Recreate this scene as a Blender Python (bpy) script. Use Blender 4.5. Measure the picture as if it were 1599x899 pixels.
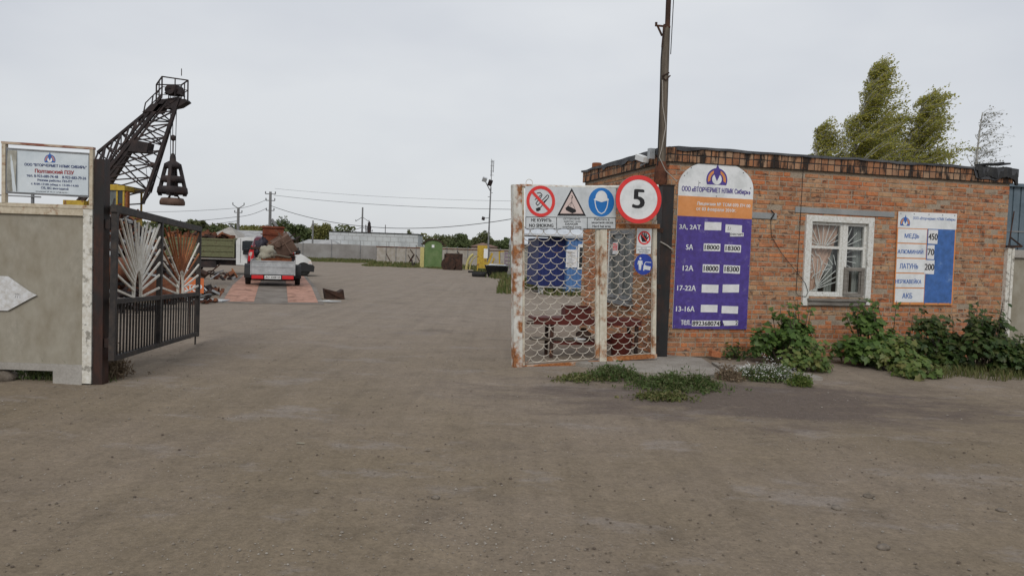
import bpy, math, random
from math import sin, cos, pi, radians as R, sqrt, atan2
from mathutils import Vector as V, Matrix as M, noise as mnoise

# ------------------------------------------------------------------ clear
for o in list(bpy.data.objects):
    bpy.data.objects.remove(o)
sc = bpy.context.scene
col = sc.collection
rnd = random.Random(7)

# ------------------------------------------------------------------ camera
cd = bpy.data.cameras.new('camera')
cam = bpy.data.objects.new('camera', cd)
col.objects.link(cam)
cam.matrix_world = M.Translation((0, 0, 1.6)) @ M.Rotation(R(90 - 2.711), 4, 'X') @ M.Rotation(R(1.948), 4, 'Z')
cd.sensor_width = 36
cd.lens = 1194 / 1599 * 36
cd.clip_start = 0.05
cd.clip_end = 5000
sc.camera = cam

# ------------------------------------------------------------------ world, sun, exposure
w = bpy.data.worlds.new('World')
sc.world = w
w.use_nodes = True
wn, wl = w.node_tree.nodes, w.node_tree.links
bg = wn['Background']
sky = wn.new('ShaderNodeTexSky')
sky.sky_type = 'NISHITA'
sky.sun_disc = False
SUN_EL, SUN_ROT = 40, 190          # degrees; behind and to the left of the photographer
sky.sun_elevation = R(SUN_EL)
sky.sun_rotation = R(SUN_ROT)
tc = wn.new('ShaderNodeTexCoord')
mp = wn.new('ShaderNodeMapping')
mp.inputs['Scale'].default_value = (1.0, 1.0, 2.6)
mp.inputs['Location'].default_value = (.35, .1, .25)
nz = wn.new('ShaderNodeTexNoise')
nz.inputs['Scale'].default_value = 1.15
nz.inputs['Detail'].default_value = 5
cr = wn.new('ShaderNodeValToRGB')
cr.color_ramp.elements[0].position = .34
cr.color_ramp.elements[0].color = (5.35, 5.65, 6.35, 1)
cr.color_ramp.elements[1].position = .66
cr.color_ramp.elements[1].color = (7.75, 7.95, 8.2, 1)
mx = wn.new('ShaderNodeMix')
mx.data_type = 'RGBA'
mx.inputs[0].default_value = .93   # almost closed cloud cover
wl.new(tc.outputs['Generated'], mp.inputs[0])
wl.new(mp.outputs[0], nz.inputs['Vector'])
wl.new(nz.outputs['Fac'], cr.inputs[0])
wl.new(sky.outputs[0], mx.inputs['A'])
sx = wn.new('ShaderNodeSeparateXYZ')
wl.new(tc.outputs['Generated'], sx.inputs[0])
hz = wn.new('ShaderNodeMapRange')
hz.inputs['From Min'].default_value = 0
hz.inputs['From Max'].default_value = .32
hz.inputs['To Min'].default_value = .89
hz.inputs['To Max'].default_value = 1.0
wl.new(sx.outputs['Z'], hz.inputs['Value'])
hm = wn.new('ShaderNodeVectorMath')
hm.operation = 'SCALE'
wl.new(cr.outputs[0], hm.inputs[0])
wl.new(hz.outputs[0], hm.inputs['Scale'])
wl.new(hm.outputs[0], mx.inputs['B'])
wl.new(mx.outputs['Result'], bg.inputs[0])
bg.inputs[1].default_value = .1
sl = bpy.data.lights.new('sun', 'SUN')
sl.energy = 1.5
sl.angle = R(28)
sl.color = (1, .96, .9)
so = bpy.data.objects.new('sun', sl)
col.objects.link(so)
sd = V((sin(R(SUN_ROT)) * cos(R(SUN_EL)), cos(R(SUN_ROT)) * cos(R(SUN_EL)), sin(R(SUN_EL))))
so.rotation_euler = sd.to_track_quat('Z', 'Y').to_euler()
vs = sc.view_settings
vs.view_transform = 'Standard'
vs.look = 'None'
vs.exposure = 0
vs.gamma = 1
vs.use_curve_mapping = False
sc.cycles.max_bounces = 6
sc.cycles.transparent_max_bounces = 12

# ------------------------------------------------------------------ helpers: things, parts
def tag(o, label=None, cat=None, group=None, kind=None):
    if label: o['label'] = label
    if cat: o['category'] = cat
    if group: o['group'] = group
    if kind: o['kind'] = kind
    return o

def thing(name, label, cat, loc=(0, 0, 0), rz=0, group=None):
    o = bpy.data.objects.new(name, None)
    col.objects.link(o)
    o.empty_display_size = .2
    o.location = loc
    o.rotation_euler = (0, 0, rz)
    return tag(o, label, cat, group)

SPLIT = {'stile', 'rail', 'hinge', 'upright', 'web_plate', 'foot', 'emblem_band', 'lower_rail', 'shaft', 'drop_bolt', 'inner_frame', 'bracket', 'brace', 'sheave', 'leg'}
def pieces(mb):
    """the separate pieces of a mesh, each as a builder of its own"""
    par = list(range(len(mb.v)))
    def find(a):
        while par[a] != a:
            par[a] = par[par[a]]
            a = par[a]
        return a
    for f in mb.f:
        for i in f[1:]: par[find(i)] = find(f[0])
    out = {}
    for f, m_, s_ in zip(mb.f, mb.m, mb.sm):
        out.setdefault(find(f[0]), []).append((f, m_, s_))
    res = []
    for fs in out.values():
        ids = sorted({i for f, _, _ in fs for i in f})
        ix = {a: b for b, a in enumerate(ids)}
        k = MB()
        k.v = [mb.v[i] for i in ids]
        k.f = [[ix[i] for i in f] for f, _, _ in fs]
        k.m = [m_ for _, m_, _ in fs]
        k.sm = [s_ for _, _, s_ in fs]
        res.append(k)
    return res

def part(name, mb, mats, parent, label=None):
    if name in SPLIT:
        k = pieces(mb)
        if len(k) > 1 and len(k) < 12:
            r = None
            for p_ in k:
                o = p_.obj(name, mats)
                o.parent = parent
                if label: o['label'] = label
                r = r or o
            return r
    o = mb.obj(name, mats)
    o.parent = parent
    if label: o['label'] = label
    return o

def solo(name, mb, mats, label, cat, loc=(0, 0, 0), rz=0, group=None):
    o = mb.obj(name, mats)
    o.location = loc
    o.rotation_euler = (0, 0, rz)
    return tag(o, label, cat, group)

def struct(name, mb, mats, kind='structure', loc=(0, 0, 0), rz=0):
    o = mb.obj(name, mats)
    o.location = loc
    o.rotation_euler = (0, 0, rz)
    return tag(o, kind=kind)

def dup(root, loc, rz=0, scale=None, label=None):
    def cp(o, par):
        c = o.copy()
        col.objects.link(c)
        c.parent = par
        for ch in [x for x in kids.get(o, [])]:
            cp(ch, c)
        return c
    kids = {}
    for o in list(col.objects):
        if o.parent: kids.setdefault(o.parent, []).append(o)
    r = cp(root, None)
    r.location = loc
    r.rotation_euler = (0, 0, rz)
    if scale: r.scale = scale
    if label: r['label'] = label
    return r

class MB:
    """collects faces; obj() links them as ONE mesh object"""
    def __init__(s):
        s.v, s.f, s.m, s.sm = [], [], [], []
        s.x = M.Identity(4)
        s.mi = 0
        s.smooth = False
    def add(s, vs_, fs):
        b = len(s.v)
        x = s.x
        s.v.extend((x @ V(p))[:] for p in vs_)
        for f in fs:
            s.f.append([b + i for i in f])
            s.m.append(s.mi)
            s.sm.append(s.smooth)
        return s
    def box(s, c, d, rot=None):
        hx, hy, hz = d[0] / 2, d[1] / 2, d[2] / 2
        p = [V((i * hx, j * hy, k * hz)) for i in (-1, 1) for j in (-1, 1) for k in (-1, 1)]
        if rot is not None: p = [rot @ q for q in p]
        p = [q + V(c) for q in p]
        return s.add(p, [(0, 1, 3, 2), (4, 6, 7, 5), (0, 4, 5, 1), (2, 3, 7, 6), (0, 2, 6, 4), (1, 5, 7, 3)])
    def bb(s, x0, x1, y0, y1, z0, z1):
        return s.box(((x0 + x1) / 2, (y0 + y1) / 2, (z0 + z1) / 2), (x1 - x0, y1 - y0, z1 - z0))
    def bar(s, a, b, w_, h=None, up=(0, 0, 1)):
        a, b = V(a), V(b)
        h = h or w_
        d = b - a
        L = d.length
        if L < 1e-6: return s
        d.normalize()
        u = V(up)
        if abs(d.dot(u)) > .98: u = V((0, 1, 0)) if abs(d.y) < .9 else V((1, 0, 0))
        xx = d.cross(u).normalized()
        zz = xx.cross(d).normalized()
        rot = M((xx, d, zz)).transposed()
        return s.box((a + b) / 2, (w_, L, h), rot)
    def tube(s, pts, r, n=8, cap=True):
        pts = [V(p) for p in pts]
        k = len(pts)
        rs = r if isinstance(r, (list, tuple)) else [r] * k
        ring = []
        prev = None
        for i, p in enumerate(pts):
            t = (pts[min(i + 1, k - 1)] - pts[max(i - 1, 0)]).normalized()
            if prev is None:
                u = V((0, 0, 1)) if abs(t.z) < .9 else V((1, 0, 0))
                xx = t.cross(u).normalized()
            else:
                xx = (prev - t * prev.dot(t)).normalized()
            prev = xx
            yy = t.cross(xx)
            ring += [p + (xx * cos(2 * pi * j / n) + yy * sin(2 * pi * j / n)) * rs[i] for j in range(n)]
        fs = [(i * n + j, i * n + (j + 1) % n, (i + 1) * n + (j + 1) % n, (i + 1) * n + j) for i in range(k - 1) for j in range(n)]
        o = s.smooth
        s.smooth = n > 4
        s.add(ring, fs)
        s.smooth = o
        if cap:
            s.add(ring[:n], [tuple(range(n - 1, -1, -1))])
            s.add(ring[-n:], [tuple(range(n))])
        return s
    def lathe(s, prof, n=20, c=(0, 0, 0), axis='Z', cap=True):
        c = V(c)
        def P(r, z, a):
            q = (r * cos(a), r * sin(a), z)
            if axis == 'Y': q = (q[0], q[2], q[1])
            if axis == 'X': q = (q[2], q[0], q[1])
            return c + V(q)
        vv = [P(r, z, 2 * pi * j / n) for r, z in prof for j in range(n)]
        k = len(prof)
        fs = [(i * n + j, i * n + (j + 1) % n, (i + 1) * n + (j + 1) % n, (i + 1) * n + j) for i in range(k - 1) for j in range(n)]
        o = s.smooth
        s.smooth = True
        s.add(vv, fs)
        s.smooth = False
        if cap:
            if prof[0][0] > 1e-4: s.add(vv[:n], [tuple(range(n - 1, -1, -1))])
            if prof[-1][0] > 1e-4: s.add(vv[-n:], [tuple(range(n))])
        s.smooth = o
        return s
    def prism(s, poly, y0, y1, plane='XZ'):
        """polygon in local XZ (or XY / YZ) extruded between y0 and y1"""
        n = len(poly)
        def P(a, b, t):
            return {'XZ': (a, t, b), 'XY': (a, b, t), 'YZ': (t, a, b)}[plane]
        vv = [P(a, b, y0) for a, b in poly] + [P(a, b, y1) for a, b in poly]
        fs = [tuple(range(n)), tuple(range(2 * n - 1, n - 1, -1))] + [(i, (i + 1) % n, n + (i + 1) % n, n + i) for i in range(n)]
        return s.add(vv, fs)
    def ring(s, cx, cz, r0, r1, y0, y1, n=40, a0=0, a1=2 * pi):
        full = abs(a1 - a0 - 2 * pi) < 1e-6
        k = n if full else n + 1
        A = [a0 + (a1 - a0) * i / n for i in range(k)]
        vv = []
        for r, y in ((r0, y0), (r1, y0), (r1, y1), (r0, y1)):
            vv += [(cx + r * cos(a), y, cz + r * sin(a)) for a in A]
        fs = []
        for q in range(4):
            for i in range(n):
                j = (i + 1) % k
                fs.append((q * k + i, q * k + j, ((q + 1) % 4) * k + j, ((q + 1) % 4) * k + i))
        return s.add(vv, fs)
    def mesh(s, name):
        me = bpy.data.meshes.new(name)
        me.from_pydata(s.v, [], s.f)
        me.polygons.foreach_set('material_index', s.m)
        me.polygons.foreach_set('use_smooth', s.sm)
        me.update()
        return me
    def obj(s, name, mats):
        me = s.mesh(name)
        for m_ in (mats if isinstance(mats, (list, tuple)) else [mats]):
            me.materials.append(m_)
        o = bpy.data.objects.new(name, me)
        col.objects.link(o)
        return o

def disc(cx, cz, r, n=40):
    return [(cx + r * cos(2 * pi * i / n), cz + r * sin(2 * pi * i / n)) for i in range(n)]

def flat(parent, name, poly, y, mat, label=None, t=.0012):
    mb = MB()
    mb.prism(poly, y - t, y)
    return part(name, mb, mat, parent, label)

def lettering(parent, body, mat, x0, x1, z0, z1, y, bold=0.0, name='lettering', keep=False, label=None):
    """raised letters in the local XZ plane facing -Y, fitted in the box"""
    c = bpy.data.curves.new('text', 'FONT')
    c.body = body
    c.resolution_u = 3
    c.offset = .001
    o = bpy.data.objects.new('text', c)
    col.objects.link(o)
    dg = bpy.context.evaluated_depsgraph_get()
    me = bpy.data.meshes.new_from_object(o.evaluated_get(dg))
    bpy.data.objects.remove(o)
    bpy.data.curves.remove(c)
    xs = [v.co.x for v in me.vertices]
    ys = [v.co.y for v in me.vertices]
    mnx, mxx, mny, mxy = min(xs), max(xs), min(ys), max(ys)
    sx = (x1 - x0) / (mxx - mnx)
    sz = (z1 - z0) / (mxy - mny)
    for v in me.vertices:
        a, b = v.co.x, v.co.y
        v.co = (x0 + (a - mnx) * sx, y, z0 + (b - mny) * sz)
    if bold > 0:
        mb = MB()
        base = [tuple(v.co) for v in me.vertices]
        fcs = [tuple(p.vertices) for p in me.polygons]
        d_ = bold * (z1 - z0) * 2.2
        for i_, (dx, dz) in enumerate(((0, 0), (d_, 0), (-d_, 0), (0, d_ * .5))):
            mb.add([(a + dx, b_ - .00025 * i_, c_ + dz) for a, b_, c_ in base], fcs)
        bpy.data.meshes.remove(me)
        me = mb.mesh(name)
    me.materials.append(mat)
    me.name = name
    o = bpy.data.objects.new(name, me)
    col.objects.link(o)
    o.parent = parent
    if label: o['label'] = label
    return o

# ------------------------------------------------------------------ helpers: materials
def new_mat(name, rough=.8, metal=0, spec=.3):
    m = bpy.data.materials.new(name)
    m.use_nodes = True
    b = m.node_tree.nodes['Principled BSDF']
    b.inputs['Roughness'].default_value = rough
    b.inputs['Metallic'].default_value = metal
    b.inputs['Specular IOR Level'].default_value = spec
    return m, m.node_tree.nodes, m.node_tree.links, b

def coords(n, l, sc3=(1, 1, 1), rot=(0, 0, 0)):
    t = n.new('ShaderNodeTexCoord')
    i = n.new('ShaderNodeObjectInfo')
    a = n.new('ShaderNodeVectorMath')
    a.operation = 'ADD'
    mp_ = n.new('ShaderNodeMapping')
    mp_.inputs['Scale'].default_value = sc3
    mp_.inputs['Rotation'].default_value = rot
    l.new(t.outputs['Object'], a.inputs[0])
    l.new(i.outputs['Location'], a.inputs[1])
    l.new(a.outputs[0], mp_.inputs[0])
    return mp_.outputs[0]

def noise(n, l, vec, scale, detail=5, rough=.6):
    t = n.new('ShaderNodeTexNoise')
    t.inputs['Scale'].default_value = scale
    t.inputs['Detail'].default_value = detail
    t.inputs['Roughness'].default_value = rough
    l.new(vec, t.inputs['Vector'])
    return t.outputs['Fac']

def ramp(n, l, fac, stops):
    r = n.new('ShaderNodeValToRGB')
    e = r.color_ramp.elements
    while len(e) < len(stops): e.new(.5)
    for q, (p, c) in zip(e, stops):
        q.position = p
        q.color = tuple(c) + (1,) if isinstance(c, tuple) else (c, c, c, 1)
    l.new(fac, r.inputs[0])
    return r.outputs[0]

def mix(n, l, fac, a, b, mode='MIX'):
    x = n.new('ShaderNodeMix')
    x.data_type = 'RGBA'
    x.blend_type = mode
    for sock, val in ((x.inputs[0], fac), (x.inputs['A'], a), (x.inputs['B'], b)):
        if isinstance(val, (int, float)): sock.default_value = val
        elif isinstance(val, tuple): sock.default_value = val + (1,)
        else: l.new(val, sock)
    return x.outputs['Result']

def bump(n, l, b, h, strength=.3, dist=.01):
    k = n.new('ShaderNodeBump')
    k.inputs['Strength'].default_value = strength
    k.inputs['Distance'].default_value = dist
    l.new(h, k.inputs['Height'])
    l.new(k.outputs[0], b.inputs['Normal'])

def noisy(name, cols, scale=4, rough=.8, metal=0, bmp=.3, fine=30, var=.25, stretch=(1, 1, 1), dist=.01, spec=.3):
    """base colour wanders between cols, with a finer speckle on top"""
    m, n, l, b = new_mat(name, rough, metal, spec)
    v = coords(n, l, stretch)
    f = noise(n, l, v, scale, 6)
    k = len(cols)
    c = ramp(n, l, f, [(.32 + .36 * i / max(1, k - 1), c_) for i, c_ in enumerate(cols)])
    g = noise(n, l, v, fine, 4, .7)
    sp = ramp(n, l, g, [(.3, 1 - var), (.7, 1 + var * .5)])
    c = mix(n, l, 1.0, c, sp, 'MULTIPLY')
    l.new(c, b.inputs['Base Color'])
    if bmp: bump(n, l, b, g, bmp, dist)
    return m

def rusty(name, paint, thr=.55, scale=3, rust=((.09, .03, .015), (.32, .12, .04)), rough=.6, stretch=(1, 1, 1), soft=.05, fine=26):
    """paint flaking to rust; thr is the share left as paint"""
    m, n, l, b = new_mat(name, rough)
    v = coords(n, l, stretch)
    a = noise(n, l, v, scale, 8, .65)
    g = noise(n, l, v, fine, 4, .7)
    rc = ramp(n, l, g, [(.3, rust[0]), (.7, rust[1])])
    dirt = ramp(n, l, noise(n, l, v, scale * 2.3, 5), [(.3, (.72, .68, .62)), (.65, (1., 1., 1.))])
    pc = mix(n, l, 1.0, paint, dirt, 'MULTIPLY')
    k = ramp(n, l, a, [(thr - soft, 0.), (thr + soft, 1.)])
    c = mix(n, l, k, pc, rc)
    l.new(c, b.inputs['Base Color'])
    bump(n, l, b, g, .25, .004)
    return m

def leafy(name, cols, rough=.55, trans=.3):
    m, n, l, b = new_mat(name, rough)
    g = n.new('ShaderNodeNewGeometry')
    c = ramp(n, l, g.outputs['Random Per Island'], [(i / max(1, len(cols) - 1), c_) for i, c_ in enumerate(cols)])
    l.new(c, b.inputs['Base Color'])
    t = n.new('ShaderNodeBsdfTranslucent')
    l.new(c, t.inputs['Color'])
    x = n.new('ShaderNodeMixShader')
    x.inputs[0].default_value = trans
    l.new(b.outputs[0], x.inputs[1])
    l.new(t.outputs[0], x.inputs[2])
    l.new(x.outputs[0], n['Material Output'].inputs['Surface'])
    return m

def glassy(name, tint=(.9, .95, .95), gloss=.25):
    m, n, l, b = new_mat(name)
    t = n.new('ShaderNodeBsdfTransparent')
    t.inputs[0].default_value = tint + (1,)
    g = n.new('ShaderNodeBsdfGlossy')
    g.inputs['Roughness'].default_value = .05
    x = n.new('ShaderNodeMixShader')
    x.inputs[0].default_value = gloss
    l.new(t.outputs[0], x.inputs[1])
    l.new(g.outputs[0], x.inputs[2])
    l.new(x.outputs[0], n['Material Output'].inputs['Surface'])
    return m

def plain(name, c, rough=.6, metal=0, var=.12, scale=6, spec=.3):
    c2 = tuple(x * (1 - var) for x in c)
    return noisy(name, [c2, c, tuple(min(1, x * (1 + var * .5)) for x in c)], scale, rough, metal, .06, 40, var * .6, spec=spec)

# ---- ground
def ground_mat():
    m, n, l, b = new_mat('packed dirt', .95, 0, .12)
    v = coords(n, l)
    a = noise(n, l, v, .20, 6, .62)
    c = ramp(n, l, a, [(.3, (.195, .155, .106)), (.45, (.218, .174, .123)), (.58, (.230, .185, .140)), (.72, (.250, .208, .168))])
    sy = n.new('ShaderNodeSeparateXYZ')
    l.new(v, sy.inputs[0])
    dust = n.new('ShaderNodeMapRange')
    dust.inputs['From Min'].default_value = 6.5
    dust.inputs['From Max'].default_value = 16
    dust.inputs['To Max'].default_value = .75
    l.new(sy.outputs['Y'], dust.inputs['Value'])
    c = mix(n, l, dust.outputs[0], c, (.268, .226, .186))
    mid = noise(n, l, v, 1.7, 8, .7)
    c = mix(n, l, 1.0, c, ramp(n, l, mid, [(.30, .74), (.44, .96), (.58, 1.02), (.70, 1.16)]), 'MULTIPLY')
    # wheel streaks along the drive
    s = noise(n, l, coords(n, l, (3.2, .10, 1), (0, 0, R(9))), 1.0, 6, .7)
    st = ramp(n, l, s, [(.36, .91), (.5, 1.), (.64, 1.05)])
    c = mix(n, l, 1.0, c, st, 'MULTIPLY')
    # pale worn patches, with ragged edges
    p = noise(n, l, coords(n, l, (1, 1.7, 1), (0, 0, .3)), .75, 9, .72)
    pk = ramp(n, l, p, [(.55, 0.), (.63, .6)])
    c = mix(n, l, pk, c, (.275, .240, .212))
    # damp dark patches
    d = noise(n, l, coords(n, l, (1, 1.5, 1), (0, 0, .4)), .42, 7, .6)
    dk = ramp(n, l, d, [(.60, 0.), (.72, .4)])
    c = mix(n, l, dk, c, (.10, .082, .07))
    # the darker patch that spreads out in front of the bushes
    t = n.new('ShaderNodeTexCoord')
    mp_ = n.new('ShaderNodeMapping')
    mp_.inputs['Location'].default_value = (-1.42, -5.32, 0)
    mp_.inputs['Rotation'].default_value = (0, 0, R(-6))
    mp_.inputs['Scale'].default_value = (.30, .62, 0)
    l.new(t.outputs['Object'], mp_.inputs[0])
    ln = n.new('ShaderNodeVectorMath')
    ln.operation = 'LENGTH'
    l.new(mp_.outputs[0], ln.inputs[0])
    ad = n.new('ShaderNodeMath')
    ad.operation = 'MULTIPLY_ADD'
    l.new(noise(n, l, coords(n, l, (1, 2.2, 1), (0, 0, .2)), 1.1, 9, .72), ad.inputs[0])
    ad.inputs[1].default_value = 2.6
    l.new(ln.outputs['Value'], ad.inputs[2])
    front_patch = ramp(n, l, ad.outputs[0], [(.0, .0), (.01, 0.)])
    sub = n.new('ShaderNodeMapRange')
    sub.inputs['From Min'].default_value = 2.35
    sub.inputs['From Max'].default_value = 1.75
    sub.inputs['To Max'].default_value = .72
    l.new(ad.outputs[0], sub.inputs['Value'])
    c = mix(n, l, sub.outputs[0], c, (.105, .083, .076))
    # grit
    g = noise(n, l, v, 38, 7, .8)
    c = mix(n, l, 1.0, c, ramp(n, l, g, [(.25, .66), (.5, 1.), (.75, 1.28)]), 'MULTIPLY')
    g2 = noise(n, l, v, 11, 6, .75)
    c = mix(n, l, 1.0, c, ramp(n, l, g2, [(.30, .84), (.55, 1.), (.75, 1.10)]), 'MULTIPLY')
    pebs = []
    for scl, lo, hi, thr in ((30, .10, .22, .40), (62, .12, .26, .46)):
        vo = n.new('ShaderNodeTexVoronoi')
        vo.inputs['Scale'].default_value = scl
        l.new(v, vo.inputs['Vector'])
        peb = ramp(n, l, vo.outputs['Distance'], [(lo, 1.), (hi, 0.)])
        sp = n.new('ShaderNodeSeparateColor')
        l.new(vo.outputs['Color'], sp.inputs[0])
        area = ramp(n, l, noise(n, l, v, .45 if scl < 50 else .8, 5), [(thr, .0), (thr + .2, 1.)])
        some = ramp(n, l, sp.outputs[1], [(.52, 0.), (.56, 1.)])
        pf = mix(n, l, 1.0, mix(n, l, 1.0, peb, area, 'MULTIPLY'), some, 'MULTIPLY')
        pc = ramp(n, l, sp.outputs[0], [(0., (.09, .075, .062)), (.45, (.22, .19, .16)), (.8, (.34, .31, .28)), (1., (.50, .48, .45))])
        c = mix(n, l, pf, c, pc)
        pebs.append(pf)
    l.new(c, b.inputs['Base Color'])
    h = mix(n, l, .4, g, pebs[0])
    h2 = mix(n, l, .55, h, g2)
    h2 = mix(n, l, .5, h2, noise(n, l, v, 4.2, 7, .65))
    bump(n, l, b, h2, .9, .05)
    return m

# ---- bricks: each brick is an island of its own
def brick_mat():
    m, n, l, b = new_mat('fired clay brick', .92, 0, .12)
    g = n.new('ShaderNodeNewGeometry')
    ri = g.outputs['Random Per Island']
    red = ramp(n, l, ri, [(0., (.40, .135, .06)), (.2, (.52, .19, .08)), (.4, (.46, .215, .12)), (.6, (.55, .215, .09)), (.8, (.40, .165, .09)), (1., (.50, .17, .07))])
    tan = ramp(n, l, ri, [(0., (.44, .255, .14)), (.25, (.49, .305, .175)), (.45, (.44, .205, .105)), (.65, (.47, .285, .17)), (.8, (.33, .17, .10)), (1., (.48, .20, .09))])
    v = coords(n, l)
    zone = noise(n, l, coords(n, l, (1, 1, 1.5)), .75, 4, .6)
    mulr = n.new('ShaderNodeMath')
    mulr.operation = 'MULTIPLY_ADD'
    fr = n.new('ShaderNodeMath')
    fr.operation = 'FRACT'
    m7 = n.new('ShaderNodeMath')
    m7.operation = 'MULTIPLY'
    m7.inputs[1].default_value = 37.3
    l.new(ri, m7.inputs[0])
    l.new(m7.outputs[0], fr.inputs[0])
    l.new(fr.outputs[0], mulr.inputs[0])
    mulr.inputs[1].default_value = .22
    l.new(zone, mulr.inputs[2])
    c = mix(n, l, ramp(n, l, mulr.outputs[0], [(.53, 0.), (.64, 1.)]), red, tan)
    a = noise(n, l, v, 6, 6, .7)
    c = mix(n, l, 1.0, c, ramp(n, l, a, [(.3, (.56, .54, .53)), (.5, (.92, .9, .89)), (.66, (1.12, 1.1, 1.08))]), 'MULTIPLY')
    # mortar smears and lime
    s = noise(n, l, coords(n, l, (1, 1, 1.8)), 8, 9, .75)
    c = mix(n, l, ramp(n, l, s, [(.52, 0.), (.63, .55)]), c, (.40, .31, .215))
    # soot spots and spalls
    k = noise(n, l, coords(n, l, (1, 1, 1.6)), 8, 8, .66)
    c = mix(n, l, ramp(n, l, k, [(.57, 0.), (.62, .82)]), c, (.09, .055, .042))
    f = noise(n, l, v, 55, 6, .75)
    c = mix(n, l, 1.0, c, ramp(n, l, f, [(.3, .68), (.65, 1.16)]), 'MULTIPLY')
    l.new(c, b.inputs['Base Color'])
    bump(n, l, b, mix(n, l, .5, f, a), .8, .016)
    return m

def soot_brick_mat():
    """cornice bricks streaked with bitumen that ran off the roof"""
    m, n, l, b = new_mat('tar streaked brick', .85, 0, .2)
    g = n.new('ShaderNodeNewGeometry')
    c = ramp(n, l, g.outputs['Random Per Island'], [
        (0., (.28, .13, .07)), (.3, (.38, .19, .10)), (.55, (.38, .25, .16)), (.8, (.28, .145, .085)), (1., (.38, .17, .08))])
    v = coords(n, l, (1, 1, .28))
    s = noise(n, l, v, 5.5, 7, .68)
    c = mix(n, l, ramp(n, l, s, [(.47, 0.), (.56, .94)]), c, (.022, .018, .016))
    f = noise(n, l, coords(n, l), 55, 5, .7)
    c = mix(n, l, 1.0, c, ramp(n, l, f, [(.3, .74), (.65, 1.1)]), 'MULTIPLY')
    l.new(c, b.inputs['Base Color'])
    bump(n, l, b, f, .6, .012)
    return m

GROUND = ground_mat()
BRICK = brick_mat()
TARBRICK = soot_brick_mat()
MORTAR = noisy('lime mortar', [(.22, .17, .125), (.38, .31, .235), (.30, .24, .18)], 6, .95, 0, .8, 50, .4)
FELT = noisy('roofing felt', [(.035, .036, .04), (.075, .078, .085), (.12, .125, .13)], 3, .75, 0, .5, 40, .3)
TAR = noisy('bitumen', [(.012, .012, .012), (.03, .03, .03)], 6, .55, 0, .6, 25, .3)
CONC = rusty('weathered concrete', (.315, .292, .238), .53, 2.6, ((.245, .226, .182), (.35, .325, .27)), .92, (1, 1, .6), .12, 14)
CONC_PALE = noisy('pale concrete', [(.27, .25, .22), (.34, .32, .29), (.40, .38, .35)], 1.5, .92, 0, .3, 40, .2)
CONC_FAR = noisy('grey concrete panel', [(.215, .20, .185), (.26, .245, .23), (.31, .30, .285)], .8, .92, 0, .2, 12, .15)
SLAB = noisy('cracked concrete slab', [(.22, .195, .165), (.29, .265, .23), (.34, .315, .28)], 2.2, .95, 0, .6, 40, .3, dist=.015)
WHITEWASH = rusty('flaking whitewash', (.68, .67, .62), .57, 9, ((.20, .19, .16), (.34, .32, .28)), .9, soft=.03)
CREAM = rusty('cream paint with rust', (.56, .50, .39), .64, 8, ((.12, .05, .03), (.36, .17, .08)))
CREAM_RED = rusty('cream paint with red rust', (.55, .46, .36), .52, 3.2, ((.13, .035, .025), (.30, .10, .06)), stretch=(.6, 1, 3))
BLACK_IRON = rusty('black paint with rust', (.022, .021, .021), .50, 3.2, ((.03, .014, .01), (.085, .032, .02)), .5, stretch=(1, 1, .45), soft=.16)
GATE_BLACK = noisy('black gate paint', [(.016, .015, .015), (.035, .03, .028), (.06, .045, .036)], 8, .6, 0, .2, 40, .3)
FAN_WHITE = rusty('grey white paint', (.70, .68, .62), .63, 5, ((.18, .10, .06), (.40, .24, .14)))
FAN_RUST = rusty('white paint rusted orange', (.60, .55, .48), .44, 3.4, ((.24, .08, .025), (.46, .19, .07)), soft=.1)
GATE_WHITE = rusty('white gate paint with rust', (.68, .68, .64), .535, 3.6, ((.13, .045, .018), (.45, .19, .07)))
GATE_RUST = rusty('gate paint gone to rust', (.66, .60, .50), .40, 4.5, ((.16, .05, .018), (.48, .19, .06)), soft=.08)
MESH_WHITE = rusty('cream wire paint', (.66, .62, .55), .62, 6, ((.20, .09, .05), (.40, .22, .12)))
RUST = noisy('rust', [(.055, .022, .014), (.13, .05, .028), (.24, .095, .045)], 4, .9, 0, .5, 40, .35)
RUST_DARK = noisy('dark rust', [(.022, .014, .012), (.05, .028, .02), (.095, .045, .03)], 4, .85, 0, .5, 40, .3)
RUST_BRIGHT = noisy('orange rust', [(.14, .045, .02), (.26, .09, .035), (.36, .15, .06)], 3, .9, 0, .4, 40, .3)
IRON = noisy('blackened crane steel', [(.016, .013, .014), (.032, .024, .024), (.06, .038, .033)], 3, .7, 0, .2, 30, .3)
STEEL = noisy('galvanised steel', [(.36, .38, .39), (.46, .48, .49), (.55, .57, .58)], 5, .42, .35, .1, 40, .12)
GREYMETAL = noisy('grey metal', [(.12, .125, .13), (.2, .205, .21), (.28, .285, .29)], 4, .6, .1, .2, 40, .2)
YELLOW = rusty('yellow crane paint', (.52, .36, .05), .62, 4, ((.10, .04, .02), (.30, .14, .05)))
YELLOW_PALE = plain('faded yellow paint', (.48, .42, .17), .7, 0, .2)
WHITE = plain('white paint', (.74, .75, .74), .5, 0, .08)
WHITE_SIGN = noisy('white sign plate', [(.60, .62, .62), (.73, .75, .755), (.77, .785, .79)], 3.5, .4, 0, .02, 20, .06, spec=.4)
SIGN_GREY = noisy('weathered sign plate', [(.50, .53, .54), (.60, .63, .645), (.64, .67, .68)], 4, .45, 0, .02, 20, .06, spec=.4)
VINYL_SKY = noisy('pale blue banner', [(.50, .56, .60), (.59, .65, .69), (.64, .69, .72)], 3, .5, 0, .05, 14, .05)
PAPER = noisy('paper card', [(.64, .64, .64), (.76, .76, .77)], 8, .7, 0, .05, 30, .06)
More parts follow.
